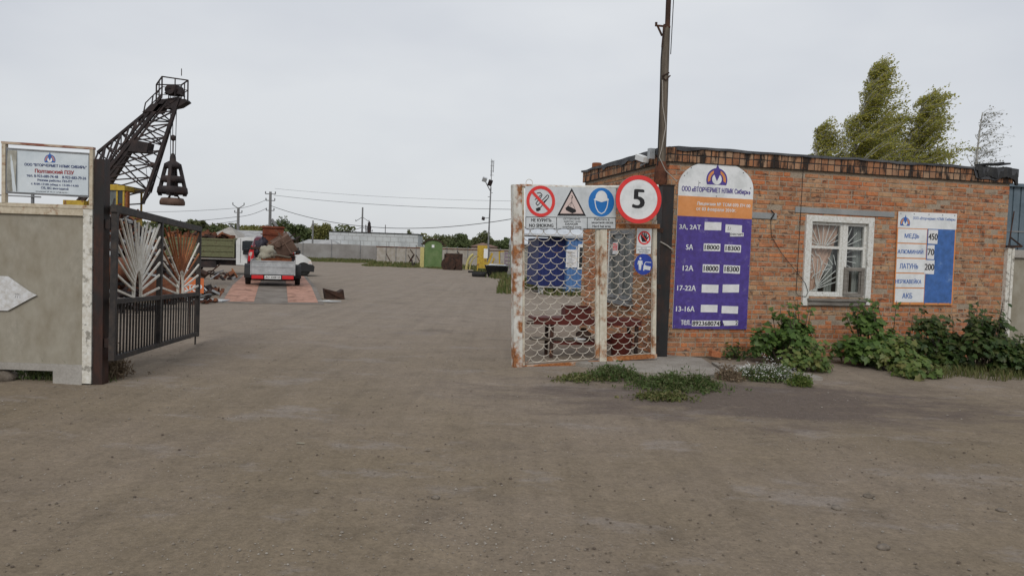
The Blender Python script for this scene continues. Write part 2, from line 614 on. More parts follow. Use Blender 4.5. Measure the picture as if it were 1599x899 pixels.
PURPLE = rusty('purple film', (.088, .060, .29), .64, 5, ((.13, .10, .32), (.20, .17, .36)), .38, (1, 1, 1), .06)
ORANGE = noisy('orange film', [(.56, .22, .07), (.66, .27, .09), (.70, .31, .12)], 3, .4, 0, .03, 25, .06)
BLUE = rusty('blue film', (.06, .155, .43), .64, 5, ((.10, .20, .45), (.16, .26, .48)), .4, (1, 1, 1), .06)
SIGNBLUE = noisy('signal blue', [(.02, .16, .48), (.03, .20, .55)], 4, .4, 0, .02, 25, .06)
DISCBLUE = noisy('dark signal blue', [(.025, .05, .30), (.035, .07, .36)], 4, .4, 0, .02, 25, .06)
SIGNRED = noisy('signal red', [(.66, .035, .035), (.74, .06, .055)], 4, .4, 0, .02, 25, .06)
INK = plain('black ink', (.02, .02, .022), .5, 0, .1)
NAVY = plain('navy ink', (.035, .055, .17), .5, 0, .1)
PURPLE_INK = plain('purple ink', (.07, .05, .25), .5, 0, .1)
RED_INK = plain('dark red ink', (.34, .05, .055), .5, 0, .1)
BLUE_INK = plain('blue ink', (.045, .13, .40), .5, 0, .1)
PINKISH = plain('pale pink film', (.66, .53, .49), .5, 0, .06)
WINWHITE = rusty('old white window paint', (.70, .71, .69), .645, 14, ((.20, .19, .17), (.40, .39, .36)), .7, soft=.02)
BAREWOOD = noisy('bare grey wood', [(.13, .115, .10), (.22, .20, .175), (.30, .28, .25)], 3, .9, 0, .6, 40, .3, stretch=(1, 8, 8))
LINTEL = noisy('grey lintel', [(.24, .25, .25), (.31, .32, .32)], 3, .85, 0, .3, 40, .15)
GLASS = glassy('window glass', (.92, .93, .92), .04)
GLASS_DUSTY = noisy('dusty glass', [(.05, .055, .052), (.12, .135, .128), (.22, .24, .232)], 1.6, .2, 0, 0, 20, .1, stretch=(3, 3, .6), spec=.6)
DARKGLASS = plain('dark vehicle glass', (.028, .034, .038), .08, 0, .2, 2, .6)
CURTAIN = noisy('pinkish curtain', [(.38, .24, .18), (.60, .41, .33), (.70, .50, .41)], 3, .9, 0, .2, 20, .1, stretch=(4, 4, .5))
CURTAIN_GREY = noisy('grey white curtain', [(.26, .28, .27), (.40, .42, .405)], 3, .9, 0, .2, 20, .1, stretch=(4, 4, .5))
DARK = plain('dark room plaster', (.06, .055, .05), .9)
POLEWOOD = noisy('weathered pole', [(.075, .062, .05), (.13, .108, .085), (.19, .16, .125)], 4, .9, 0, .5, 30, .25, stretch=(6, 6, .5))
POLECONC = noisy('far concrete pole', [(.16, .16, .16), (.22, .22, .22)], 1, .9, 0, 0, 10, .1)
CABLE = plain('black cable', (.015, .015, .016), .5)
CABLE_PALE = plain('pale cable', (.36, .33, .29), .6)
RUBBER = noisy('rubber', [(.014, .014, .014), (.028, .027, .026)], 8, .8, 0, .3, 40, .2)
BLUE_SHADED = noisy('shaded blue sheet', [(.016, .025, .11), (.024, .036, .145)], 2, .5, 0, .05, 20, .15)  # booth side wall, the shade on that face painted into the blue
BLUE_LIGHT = noisy('light blue sheet', [(.07, .16, .36), (.10, .21, .43)], 2, .5, 0, .05, 20, .15)
ROOFWHITE = noisy('pale roof sheet', [(.46, .49, .52), (.58, .61, .64)], 2, .5, 0, .05, 20, .1)
BENCHRED = rusty('dark red oil paint', (.115, .022, .016), .62, 5, ((.03, .016, .012), (.08, .04, .03)))
OLIVE = rusty('olive truck paint', (.155, .16, .085), .62, 5, ((.05, .03, .02), (.13, .08, .05)))
TRUCKWHITE = noisy('dirty white truck paint', [(.50, .50, .48), (.66, .67, .66), (.70, .71, .70)], 1.5, .35, 0, 0, 20, .06, spec=.5)
CARRED = noisy('dark cherry car paint', [(.085, .012, .022), (.11, .018, .03)], 2, .25, .2, 0, 20, .08, spec=.6)
PLASTIC = plain('black plastic', (.022, .022, .023), .55)
LENSRED = plain('red lamp lens', (.62, .02, .025), .2, 0, .1, 20, .6)
LENSWHITE = plain('clear lamp lens', (.7, .6, .55), .2)
SCALEPINK = rusty('faded red deck paint', (.46, .26, .195), .56, 2.5, ((.12, .055, .035), (.28, .16, .11)), .8)
SCALEGREY = noisy('worn deck steel', [(.13, .11, .09), (.19, .165, .14), (.235, .21, .18)], 2, .8, 0, .2, 30, .2)
TANKGREEN = noisy('green tank paint', [(.085, .14, .05), (.115, .185, .065), (.15, .205, .09)], 2.2, .6, 0, .05, 14, .12)
SACK = noisy('canvas sack', [(.28, .26, .20), (.40, .38, .31)], 6, .95, 0, .4, 40, .2)
TARP = noisy('dark tarpaulin', [(.02, .018, .028), (.045, .04, .055)], 6, .6, 0, .3, 30, .3)
STOPORANGE = plain('orange board', (.62, .17, .06), .5)
WOODPLANK = noisy('old plank', [(.10, .08, .06), (.18, .15, .115)], 3, .9, 0, .4, 40, .3)
STONE = noisy('field stone', [(.13, .108, .085), (.22, .188, .155)], 9, .95, 0, .5, 40, .3)
WHITEBLOCK = noisy('white silicate block', [(.40, .42, .43), (.50, .52, .53), (.56, .58, .585)], .6, .9, 0, .1, 6, .14)
SLATE = noisy('slate roof sheets', [(.26, .26, .26), (.36, .36, .355), (.42, .42, .41)], 1.2, .9, 0, .1, 10, .15)
BLUEGREY = noisy('blue grey metal cladding', [(.085, .12, .145), (.12, .16, .19), (.15, .19, .22)], 1.2, .5, .1, .1, 14, .12)
BARK = noisy('birch bark', [(.10, .095, .085), (.38, .37, .34), (.46, .45, .42)], 5, .9, 0, .3, 30, .2, stretch=(1, 1, 3))
BARKDARK = noisy('dark bark', [(.05, .04, .03), (.10, .08, .06)], 5, .95, 0, .3, 30, .2)
LEAF_BIRCH = leafy('birch leaves', [(.25, .27, .052), (.34, .345, .066), (.40, .385, .09), (.48, .42, .095), (.29, .31, .062)], .55, .55)
LEAF_BARE = leafy('thin grey leaves', [(.15, .15, .11), (.21, .20, .14), (.12, .12, .085)], .6, .3)
LEAF_BUSH = leafy('bush leaves', [(.04, .08, .014), (.062, .118, .02), (.09, .155, .032), (.12, .185, .046), (.05, .095, .018)], .45, .3)
LEAF_BUSH_DARK = leafy('deep green bush leaves', [(.026, .052, .012), (.04, .075, .016), (.06, .10, .024), (.09, .10, .03), (.035, .065, .014)], .45, .3)
LEAF_YELLOW = leafy('yellowing bush leaves', [(.07, .115, .025), (.10, .155, .035), (.14, .18, .045), (.17, .16, .05)], .45, .3)
LEAF_WEED = leafy('weed leaves', [(.05, .085, .022), (.075, .115, .03), (.10, .13, .045), (.13, .12, .06)], .6, .25)
LEAF_DRY = leafy('dry stalks', [(.16, .12, .08), (.22, .17, .11), (.13, .085, .055)], .8, .2)
GRASS = leafy('grass blades', [(.07, .09, .025), (.095, .12, .033), (.14, .14, .05), (.18, .155, .07)], .7, .25)
PETAL = leafy('white petals', [(.62, .63, .60), (.74, .74, .72)], .7, .2)
LEAF_FAR1 = leafy('far green crown', [(.065, .088, .032), (.085, .112, .040), (.105, .128, .05)], .7, .15)
LEAF_FAR2 = leafy('far yellow green crown', [(.12, .125, .036), (.155, .152, .042), (.18, .165, .05)], .7, .15)
LEAF_FAR3 = leafy('far olive crown', [(.085, .098, .04), (.105, .118, .048), (.128, .132, .055)], .7, .15)
GRAVEL = leafy('gravel stones', [(.09, .07, .055), (.16, .13, .10), (.23, .195, .155), (.13, .105, .08), (.33, .30, .26)], .95, 0)
FIELD = noisy('far meadow', [(.07, .085, .03), (.12, .115, .05)], .1, .95, 0, .1, 3, .2)

# ================================================================== SETTING
def graded(lo, hi, a, b, fine, growth=1.22):
    t = [a]
    while t[-1] < b: t.append(t[-1] + fine)
    s_ = fine
    up = [t[-1]]
    while up[-1] < hi:
        s_ *= growth
        up.append(up[-1] + s_)
    s_ = fine
    dn = [a]
    while dn[-1] > lo:
        s_ *= growth
        dn.append(dn[-1] - s_)
    return dn[:0:-1] + t + up[1:]

def gz(x, y):
    """height of the dirt"""
    k = max(0., min(1., (40 - abs(y - 10)) / 30))
    h = mnoise.noise((x * .35, y * .35, 0)) * .022 + mnoise.noise((x * 1.1, y * 1.1, 3)) * .009
    h += mnoise.noise((x * 3.0, y * 3.0, 5)) * .004
    # shallow wheel ruts along the drive
    d = x * cos(R(13)) + y * sin(R(13)) + .25 * sin(y * .25)
    for c_, w_ in ((-1.2, .22), (.35, .22), (.95, .2), (-2.5, .25), (2.3, .25)):
        h -= .016 * math.exp(-((d - c_) / w_) ** 2) * (.6 + .6 * mnoise.noise((x * .3, y * .3, c_)))
    return h * k - .012

g = MB()
xs = graded(-1500, 1500, -9, 10, .11)
ys = graded(-60, 2500, 1.5, 15, .11)
for y in ys:
    for x in xs:
        g.v.append((x, y, gz(x, y)))
nx = len(xs)
g.smooth = True
for j in range(len(ys) - 1):
    for i in range(nx - 1):
        g.f.append((j * nx + i, j * nx + i + 1, (j + 1) * nx + i + 1, (j + 1) * nx + i))
g.m = [0] * len(g.f)
g.sm = [True] * len(g.f)
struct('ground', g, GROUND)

fd = MB()
fd.add([(-900, 90, .03), (-2, 90, .03), (900, 100, .03), (900, 1800, .03), (-900, 1800, .03)], [(0, 1, 2, 3, 4)])
struct('meadow', fd, FIELD)

# concrete apron in front of the brick building
ap = MB()
AP1 = [(.95, 10.95), (1.75, 10.28), (2.55, 10.05), (2.95, 10.45), (3.0, 11.9), (2.2, 12.3), (1.6, 11.75)]
ap.prism(AP1, -.15, .045, 'XY')
AP2 = [(3.04, 10.5), (3.5, 10.2), (4.3, 10.42), (4.25, 10.75), (3.7, 11.2), (3.08, 11.6)]
ap.prism(AP2, -.15, .03, 'XY')
struct('concrete_apron', ap, SLAB)

# ------------------------------------------------------------------ gravel and pebbles
gv = MB()
for i in range(11000):
    y = 2.6 + 13.5 * rnd.random() ** 1.5
    x = rnd.uniform(-.72, .72) * (y + 1.5)
    if mnoise.noise((x * .6, y * .6, 2)) < rnd.uniform(-.55, .35): continue
    r = .0035 + .009 * rnd.random() ** 3.4
    if rnd.random() < .012: r *= 1.9
    z = gz(x, y) + r * .3 + .002
    a = rnd.random() * 6.3
    f1, f2 = rnd.uniform(.7, 1.3), rnd.uniform(.45, .8)
    P = []
    for k in range(5):
        t = a + k * 1.257 + rnd.uniform(-.25, .25)
        P.append((x + r * f1 * cos(t), y + r * sin(t), z + r * rnd.uniform(-.25, .15)))
    for k in range(5):
        t = a + k * 1.257 + rnd.uniform(-.35, .35)
        P.append((x + r * .68 * f1 * cos(t), y + r * .68 * sin(t), z + r * f2 * rnd.uniform(.55, .9)))
    gv.add(P, [(k, (k + 1) % 5, 5 + (k + 1) % 5, 5 + k) for k in range(5)] + [(5, 6, 7, 8, 9)])
def stonelet(x, y, r):
    a = rnd.random() * 6.3
    z = gz(x, y) + r * .3 + .002
    P = [(x + r * cos(a + k * 1.257), y + r * .9 * sin(a + k * 1.257), z + r * rnd.uniform(-.25, .1)) for k in range(5)]
    P += [(x + r * .6 * cos(a + k * 1.257 + .2), y + r * .6 * sin(a + k * 1.257 + .2), z + r * rnd.uniform(.3, .6)) for k in range(5)]
    gv.add(P, [(k, (k + 1) % 5, 5 + (k + 1) % 5, 5 + k) for k in range(5)] + [(5, 6, 7, 8, 9)])
for cx_, cy_, sx_, sy_, n_, big in ((-.35, 4.15, .55, .30, 520, .009), (-1.4, 3.85, .40, .18, 200, .008), (.6, 4.0, .5, .3, 240, .008), (-2.55, 6.9, .22, .10, 60, .013),
                                    (-4.4, 6.6, .55, .7, 260, .013), (-3.4, 9.0, .5, 1.0, 160, .012), (2.7, 5.7, .8, .7, 160, .012), (3.6, 7.2, 1.0, .5, 120, .012), (-1.0, 10.5, .6, 1.2, 160, .011)):
    for i in range(int(n_ * .6)):
        gv.mi = 1 if cy_ < 4.5 else i % 2
        stonelet(rnd.gauss(cx_, sx_), rnd.gauss(cy_, sy_), .003 + .75 * big * rnd.random() ** 2.8)
struct('gravel', gv, [GRAVEL, leafy('pale gravel', [(.17, .14, .11), (.22, .19, .155), (.28, .25, .215), (.36, .33, .29)], .95, 0)], kind='stuff')

def rock(name, label, cat, x, y, r, mat, seed, group=None, flatk=.6, z=0):
    q = random.Random(seed)
    mb = MB()
    vv, ff = [], []
    nu, nv_ = 9, 6
    off = q.random() * 50
    for j in range(nv_ + 1):
        ph = pi * j / nv_
        for i in range(nu):
            t = 2 * pi * i / nu
            d = V((sin(ph) * cos(t), sin(ph) * sin(t), cos(ph)))
            k = r * (1 + .45 * mnoise.noise(d * 1.3 + V((off, 0, 0))) + .2 * mnoise.noise(d * 3 + V((off, 0, 0))))
            vv.append((d.x * k * 1.2, d.y * k, d.z * k * flatk))
    for j in range(nv_):
        for i in range(nu):
            ff.append((j * nu + i, (j + 1) * nu + i, (j + 1) * nu + (i + 1) % nu, j * nu + (i + 1) % nu))
    mb.smooth = True
    mb.add(vv, ff)
    return solo(name, mb, mat, label, cat, (x, y, z + gz(x, y) + r * flatk * .45), q.random() * 6, group)

rock('boulder', 'rounded grey boulder lying beside the foot of the concrete gate panel', 'rock', -5.58, 8.42, .13, STONE, 5)

# ================================================================== BRICK GATEHOUSE
BRZ = R(13.38)
BC = V((2.43, 12.2, 0))
BL, BD, BH = 6.55, 4.15, 3.14
bh = thing('brick_building', 'low orange brick gatehouse with flat tarred roof behind the open gate', 'building', BC, BRZ)
WIN = (2.58, 3.68, 1.03, 2.28)       # opening in the facade: u0 u1 z0 z1
SW = (1.30, 2.52, .80, 2.06)         # opening in the gate side wall
T = .38

def wall_pieces(mb, L, H, op, mk):
    u0, u1, z0, z1 = op
    for a, b, c, d in ((0, u0, 0, H), (u1, L, 0, H), (u0, u1, 0, z0), (u0, u1, z1, H)):
        mk(mb, a, b, c, d)

wm = MB()
wm.mi = 1
wall_pieces(wm, BL, BH, WIN, lambda m_, a, b, c, d: m_.bb(a, b, 0, T, c, d))
def sidebox(m_, a, b, c, d):
    a = max(a, T + .001)
    m_.bb(.001, T, a, b, c, d)
wall_pieces(wm, BD, BH, SW, sidebox)
wm.bb(BL - T, BL - .001, T + .001, BD - T - .001, 0, BH)
wm.bb(T + .001, BL - .001, BD - T, BD, 0, BH)
wm.mi = 0

def bricks(mb, L, z0, z1, op, place, rng, ends=(0, 0), head=False, row=.0785, bl=.248, prot=.0055, jut=0, miss=.004):
    """courses of single bricks; place(u0,u1,z0,z1,d) gives the 8 corners of a brick standing d proud"""
    n = int(round((z1 - z0) / row))
    gp = .015
    for k in range(n):
        za, zb = z0 + k * row + gp / 2, z0 + (k + 1) * row - gp / 2
        hd = head or (k % 6 == 4 and rng.random() < .8)
        step = .125 if hd else bl + gp
        u = -ends[0] - (0 if hd else [0, .13, .065, .19][k % 4]) + rng.uniform(-.012, .012)
        zj = rng.uniform(-.004, .004)
        while u < L + ends[1]:
            st = step
            if not hd and rng.random() < .13: st = .131
            a, b = max(u, -ends[0]), min(u + st - gp, L + ends[1])
            u += st
            if b - a < .03: continue
            segs = [(a, b)]
            if op and zb > op[2] and za < op[3]:
                segs = [(a, min(b, op[0])), (max(a, op[1]), b)]
            for a2, b2 in segs:
                if b2 - a2 < .025: continue
                if rng.random() < miss: continue
                d = prot + rng.uniform(-.0035, .0035) + jut
                if rng.random() < .04: d -= .006
                if miss == 0: d = max(d, jut + .002)
                e1, e2 = rng.uniform(-.003, .003), rng.uniform(-.003, .003)
                c_ = .0045
                P = place(a2, b2, za + zj + e1, zb + zj + e2, d, c_)
                mb.add(P, [(4, 5, 6, 7), (0, 1, 5, 4), (1, 2, 6, 5), (2, 3, 7, 6), (3, 0, 4, 7), (8, 9, 1, 0), (9, 10, 2, 1), (10, 11, 3, 2), (11, 8, 0, 3)])

def front(a, b, c, d, p, e):
    y0, y1, y2 = .02, -p + e, -p
    return [(a, y1, c), (b, y1, c), (b, y1, d), (a, y1, d), (a + e, y2, c + e), (b - e, y2, c + e), (b - e, y2, d - e), (a + e, y2, d - e),
            (a, y0, c), (b, y0, c), (b, y0, d), (a, y0, d)]
def side(a, b, c, d, p, e):
    return [(q[1], q[0], q[2]) for q in front(a, b, c, d, p, e)]
rb = random.Random(21)
bricks(wm, BL, .0, BH - .04, WIN, front, rb, (.006, 0))
bricks(wm, BD, .0, BH - .04, SW, side, rb)
def rightend(a, b, c, d, p, e):
    return [(BL - q[1], q[0], q[2]) for q in front(a, b, c, d, p, e)]
bricks(wm, BD, .0, BH - .04, None, rightend, rb)
part('wall', wm, [BRICK, MORTAR], bh)

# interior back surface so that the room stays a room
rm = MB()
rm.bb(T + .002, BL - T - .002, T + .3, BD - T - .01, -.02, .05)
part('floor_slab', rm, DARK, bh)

# cornice: three projecting courses, tar running down them
cm = MB()
cm.mi = 1
cm.bb(-.045, BL + .03, -.045, .30, BH - .035, BH + .20)
cm.bb(-.045, .30, .301, BD + .03, BH - .035, BH + .20)
cm.mi = 0
bricks(cm, BL, BH - .035, BH + .1995, None, lambda a, b, c, d, p, e: front(a, b, c, d, p + .045, e), rb, (.055, .03), head=True, miss=0, row=.1172)
bricks(cm, BD, BH - .035, BH + .1995, None, lambda a, b, c, d, p, e: side(a, b, c, d, p + .045, e), rb, (.04, .03), head=True, miss=0, row=.1172)
part('cornice', cm, [TARBRICK, TAR], bh)

# flat roof: slab, then felt with a wavy hanging lip
rf = MB()
rf.bb(.31, BL + .02, .302, BD + .02, BH + .001, BH + .195)
part('roof_slab', rf, CONC, bh)
fl = MB()
def felt_edge(path, lip, seed, step=.06):
    """path of (x,y) with outward normal; builds a top strip and a hanging lip of uneven depth"""
    q = random.Random(seed)
    pts = []
    for (ax, ay), (bx, by) in zip(path[:-1], path[1:]):
        L = sqrt((bx - ax) ** 2 + (by - ay) ** 2)
        k = max(2, int(L / step))
        pts += [(ax + (bx - ax) * i / k, ay + (by - ay) * i / k) for i in range(k)]
    pts.append(path[-1])
    cx, cy = BL / 2, BD / 2
    for i in range(len(pts) - 1):
        pass
    zt = BH + .215
    s0 = q.random() * 30
    for i in range(len(pts) - 1):
        (ax, ay), (bx, by) = pts[i], pts[i + 1]
        la = lip(ax, ay) * (1 + .55 * mnoise.noise((ax * 1.8 + s0, ay * 1.8, 0)) + .35 * mnoise.noise((ax * 7 + s0, ay * 7, 0)))
        lb = lip(bx, by) * (1 + .55 * mnoise.noise((bx * 1.8 + s0, by * 1.8, 0)) + .35 * mnoise.noise((bx * 7 + s0, by * 7, 0)))
        wa = .02 * mnoise.noise((ax * 2.2 + s0, ay * 2.2, 4))
        wb = .02 * mnoise.noise((bx * 2.2 + s0, by * 2.2, 4))
        ia = (ax + (cx - ax) * .12, ay + (cy - ay) * .12)
        ib = (bx + (cx - bx) * .12, by + (cy - by) * .12)
        fl.add([(ia[0], ia[1], zt + .035), (ib[0], ib[1], zt + .035), (bx, by, zt + wb), (ax, ay, zt + wa), (bx, by, zt + wb - .015 - lb), (ax, ay, zt + wa - .015 - la),
                (ib[0], ib[1], zt - .006), (ia[0], ia[1], zt - .006)],
               [(0, 1, 2, 3), (3, 2, 4, 5), (7, 6, 1, 0)])
o_ = .075
def liplen(x, y):
    if y < 0 and x > 5.75: return .17
    if y < 0: return .022 + .09 * max(0, .5 - x)
    if x < 0 and y > .25: return .075 if y < 2.9 else .03
    return .08
felt_edge([(-o_, BD + o_), (-o_, .18), (.10, -o_), (BL + o_ + .03, -o_), (BL + o_ + .03, BD + o_), (-o_, BD + o_)], liplen, 4)
fl.bb(.35, BL - .3, .3, BD - .2, BH + .2, BH + .255)
part('roof_felt', fl, FELT, bh)
# loose folds of black felt at the right corner
dp = MB()
q = random.Random(3)
pr = None
for i in range(25):
    x = 5.72 + i * .0385
    y = -.092 - .010 * sin(i * .8) - .008 * sin(i * 2.3)
    zt = BH + .237 + .010 * sin(i * .45)
    zl = BH + .235 - (.185 + .018 * sin(i * .6 + .6) + .010 * sin(i * 2.9)) - (.10 if i > 22 else 0) + (.12 if i < 2 else 0)
    if pr: dp.add([pr[0], pr[1], (x, y, zl), (x, y + .02, zt), (pr[1][0], -.05, pr[1][2]), (x, -.05, zl)], [(0, 1, 2, 3), (1, 4, 5, 2)])
    pr = ((x, y + .02, zt), (x, y, zl))
dp.bar((5.9, 0, BH + .27), (6.45, .02, BH + .31), .22, .03)
dp.bar((6.2, .1, BH + .30), (6.42, .06, BH + .335), .12, .03)
part('torn_felt', dp, TAR, bh, 'torn black felt flap hanging off the right roof corner')
ch = MB()
ch.lathe([(.10, 0), (.10, .12), (.085, .13), (.085, .02)], 14, (.12, BD - .35, BH + .22))
part('vent_pot', ch, RUST_BRIGHT, bh)

# ---- facade window
def shutter_window(root, op, flip=False):
    u0, u1, z0, z1 = op
wf = MB()
u0, u1, z0, z1 = WIN
wf.bb(u0 - .105, u0 + .005, -.045, .10, z0 - .16, z1 + .10)
wf.bb(u1 - .005, u1 + .10, -.045, .10, z0 - .13, z1 + .10)
wf.bb(u0 + .0055, u1 - .0055, -.043, .10, z1 - .005, z1 + .098)
wf.bb(u0 + .0055, u1 - .0055, .0, .10, z0 - .02, z0 + .03)
win = part('window', wf, WINWHITE, bh, 'white framed window with peeling paint and fanned grille')
sh = MB()
mu = u0 + (u1 - u0) * .60
for a, b in ((u0 + .006, mu - .03), (mu + .03, u1 - .006)):
    sh.bb(a, a + .045, .012, .06, z0 + .031, z1 - .006)
    sh.bb(b - .045, b, .012, .06, z0 + .031, z1 - .006)
    sh.bb(a + .0455, b - .0455, .013, .06, z1 - .055, z1 - .007)
    sh.bb(a + .0455, b - .0455, .013, .06, z0 + .032, z0 + .075)
    sh.bb(a + .0455, b - .0455, .013, .06, z0 + .80, z0 + .845)
sh.bb(mu - .0295, mu + .0295, .0, .07, z0 + .031, z1 - .006)
part('sash', sh, WINWHITE, win)
fv = MB()
a, b = mu + .02, u1 - .03
fv.bb(a, a + .06, -.03, .011, z0 + .02, z0 + .50)
fv.bb(b - .06, b, -.03, .011, z0 + .02, z0 + .50)
fv.bb(a + .0605, b - .0605, -.029, .0105, z0 + .44, z0 + .50)
fv.bb(a + .0605, b - .0605, -.029, .0105, z0 + .02, z0 + .07)
fv.bb(a + .075, a + .09, -.02, .0105, z0 + .07, z0 + .44)
fv.bb(b - .09, b - .075, -.02, .0105, z0 + .07, z0 + .44)
part('vent_sash', fv, BAREWOOD, win, 'unpainted grey vent sash in the lower right corner')
gp_ = MB()
gp_.bb(u0 + .05, mu - .07, .034, .038, z0 + .07, z1 - .05)
gp_.bb(mu + .07, u1 - .05, .034, .038, z0 + .07, z1 - .05)
part('pane', gp_, GLASS, win)
# fanned bar grille between the frames
gr = MB()
def rod(x0, zz0, x1, zz1, y=.076, t=.010): gr.bar((x0, y, zz0), (x1, y, zz1), t)
for cx, ranges in ((mu - .36, None),):
    for k in range(-4, 5):
        t_ = pi / 2 + k * .30
        rod(cx + .10 * cos(t_), z0 + .84 + .02, cx + .62 * cos(t_) * .75, z0 + .84 + .02 + .42 * sin(t_))
    for k in range(7):
        t_ = pi / 2 + .25 + k * .42
        rod(u0 + .22 + .11 * cos(t_), z0 + .53 + .16 * sin(t_), u0 + .22 + .26 * cos(t_), z0 + .53 + .26 * sin(t_))
    for k in range(12):
        t_, t2_ = -pi / 2 + k * pi / 11, -pi / 2 + (k + 1) * pi / 11
        if k < 11: rod(u0 + .18 + .12 * cos(t_), z0 + .53 + .17 * sin(t_), u0 + .18 + .12 * cos(t2_), z0 + .53 + .17 * sin(t2_))
    for k in range(8):
        t_ = .35 + k * .17
        rod(u0 + .10 + .1 * k * .2, z0 + .08, u0 + .10 + .62 * cos(t_), z0 + .08 + .62 * sin(t_) * .9)
    for k in range(5):
        t_ = .75 + k * .5
        rod(mu - .12 + .1 * cos(t_) , z0 + .42 + .12 * sin(t_), mu - .12 + .22 * cos(t_ + .4), z0 + .42 + .28 * sin(t_ + .4))
for k in range(4):
    rod(mu + .06, z0 + .50 + .06 + k * .055, mu + .30, z0 + .46 + k * .115)
for k in range(3):
    rod(mu + .06 + .03 * k, z0 + .87, mu + .20 + .10 * k, z1 - .06 - .10 * k)
part('grille', gr, WHITE, win)
def drape(name, xa, xb, za, zb, y, mat, seed, parent, gather=1.0, tie=None):
    mb = MB()
    q = random.Random(seed)
    n_, k_ = 34, 10
    vv = []
    for j in range(k_ + 1):
        t_ = j / k_
        for i in range(n_ + 1):
            s_ = i / n_
            right = xb
            if tie is not None: right = xb + (tie - xb) * t_ ** 1.3
            vv.append((xa + (right - xa) * s_, y + .018 * sin(s_ * 40 + 1.5 * sin(t_ * 2 + seed)) + .01 * sin(s_ * 17 + t_ * 3), zb + (za - zb) * t_))
    mb.smooth = True
    mb.add(vv, [(j * (n_ + 1) + i, j * (n_ + 1) + i + 1, (j + 1) * (n_ + 1) + i + 1, (j + 1) * (n_ + 1) + i) for j in range(k_) for i in range(n_)])
    return part(name, mb, mat, parent)
drape('curtain', u0 + .03, mu - .05, z0 + .05, z1 - .02, .112, CURTAIN, 1, win, tie=u0 + .24)
drape('curtain', mu - .26, mu - .10, z0 + .05, z1 - .02, .150, CURTAIN_GREY, 2, win)
drape('curtain', u1 - .17, u1 - .02, z0 + .05, z1 - .02, .130, CURTAIN_GREY, 3, win)
sb = MB()
sb.bb(u0 - .02, u1 + .01, -.085, .0, z0 - .075, z0 - .035)
sb.bb(u0 - .01, u1 + .0, -.055, -.002, z0 - .15, z0 - .0755)
part('sill', sb, BAREWOOD, bh)
lt = MB()
lt.bb(2.27, 4.18, -.024, .02, 2.41, 2.50)
part('lintel', lt, LINTEL, bh)
lt = MB()
lt.bb(1.38, 1.93, -.022, .02, 2.28, 2.38)
part('lintel', lt, LINTEL, bh)
cb = MB()
cb.tube([(2.37, -.03, 3.1), (2.365, -.03, 2.4), (2.36, -.03, 1.6), (2.355, -.03, 1.08), (2.40, -.035, 1.03), (2.52, -.06, 1.02), (2.56, -.06, 1.10), (2.50, -.06, 1.24), (2.40, -.04, 1.36), (2.05, -.03, 1.72), (1.85, -.02, 2.0), (1.82, -.02, 2.3)], .0048, 5)
cb.tube([(1.83, -.02, 2.28), (1.86, -.06, 2.36), (1.80, -.05, 2.42)], .012, 5)
part('wall_cable', cb, CABLE, bh)

# ---- window in the side wall, seen through the gate
u0, u1, z0, z1 = SW
sw = MB()
sw.bb(-.03, .09, u0 - .002, u0 + .07, z0, z1)
sw.bb(-.03, .09, u1 - .09, u1 + .002, z0, z1)
sw.bb(-.028, .09, u0 + .0705, u1 - .0905, z1 - .08, z1)
sw.bb(-.028, .09, u0 + .0705, u1 - .0905, z0, z0 + .07)
sw.bb(-.028, .09, u0 + .55, u0 + .60, z0 + .0705, z1 - .0805)
swo = part('window', sw, GREYMETAL, bh, 'grey dusty window in the gate side wall')
wj = MB()
wj.bb(-.034, -.0305, u1 - .06, u1 + .0, z0, z1)
part('jamb', wj, WINWHITE, swo, 'white painted jamb at the far edge')
gl = MB()
gl.bb(.02, .026, u0 + .07, u0 + .55, z0 + .07, z1 - .08)
gl.bb(.02, .026, u0 + .60, u1 - .09, z0 + .07, z1 - .08)
part('pane', gl, GLASS_DUSTY, swo)
sl_ = MB()
sl_.bb(-.10, -.009, u0 - .05, u1 + .05, z0 - .09, z0 - .02)
part('sill', sl_, GREYMETAL, bh)
st = MB()
st.bb(-.036, -.031, u0 + .72, u0 + .98, 1.62, 1.84)
stp = part('notice', st, PAPER, swo)
nb = MB()
nb.bb(-.039, -.0365, u0 + .74, u0 + .96, 1.69, 1.82)
part('notice_print', nb, SIGNRED, stp)
pp = MB()
pp.mi = 0
for k in range(4): pp.bb(-.0405, -.0392, u0 + .76, u0 + .94 - .03 * (k % 2), 1.71 + k * .027, 1.718 + k * .027)
part('notice_lines', pp, PAPER, stp)

# floodlight under the eave by the pole
fk = thing('floodlight', 'white floodlight and box fixed under the eave beside the tall pole', 'lamp', BC, BRZ)
m1 = MB()
m1.box((-.14, .80, BH + .10), (.10, .36, .09), M.Rotation(.25, 3, 'X'))
part('lamp_housing', m1, WHITE, fk)
m1 = MB()
m1.box((-.14, .42, BH + .13), (.09, .10, .17))
part('junction_box', m1, STEEL, fk)
m1 = MB()
m1.bar((-.05, .75, BH + .02), (-.17, .72, BH - .02), .03)
m1.tube([(-.14, .8, BH + .02), (-.2, .7, BH - .05), (-.22, .4, BH - .02)], .012, 5)
part('bracket', m1, GREYMETAL, fk)

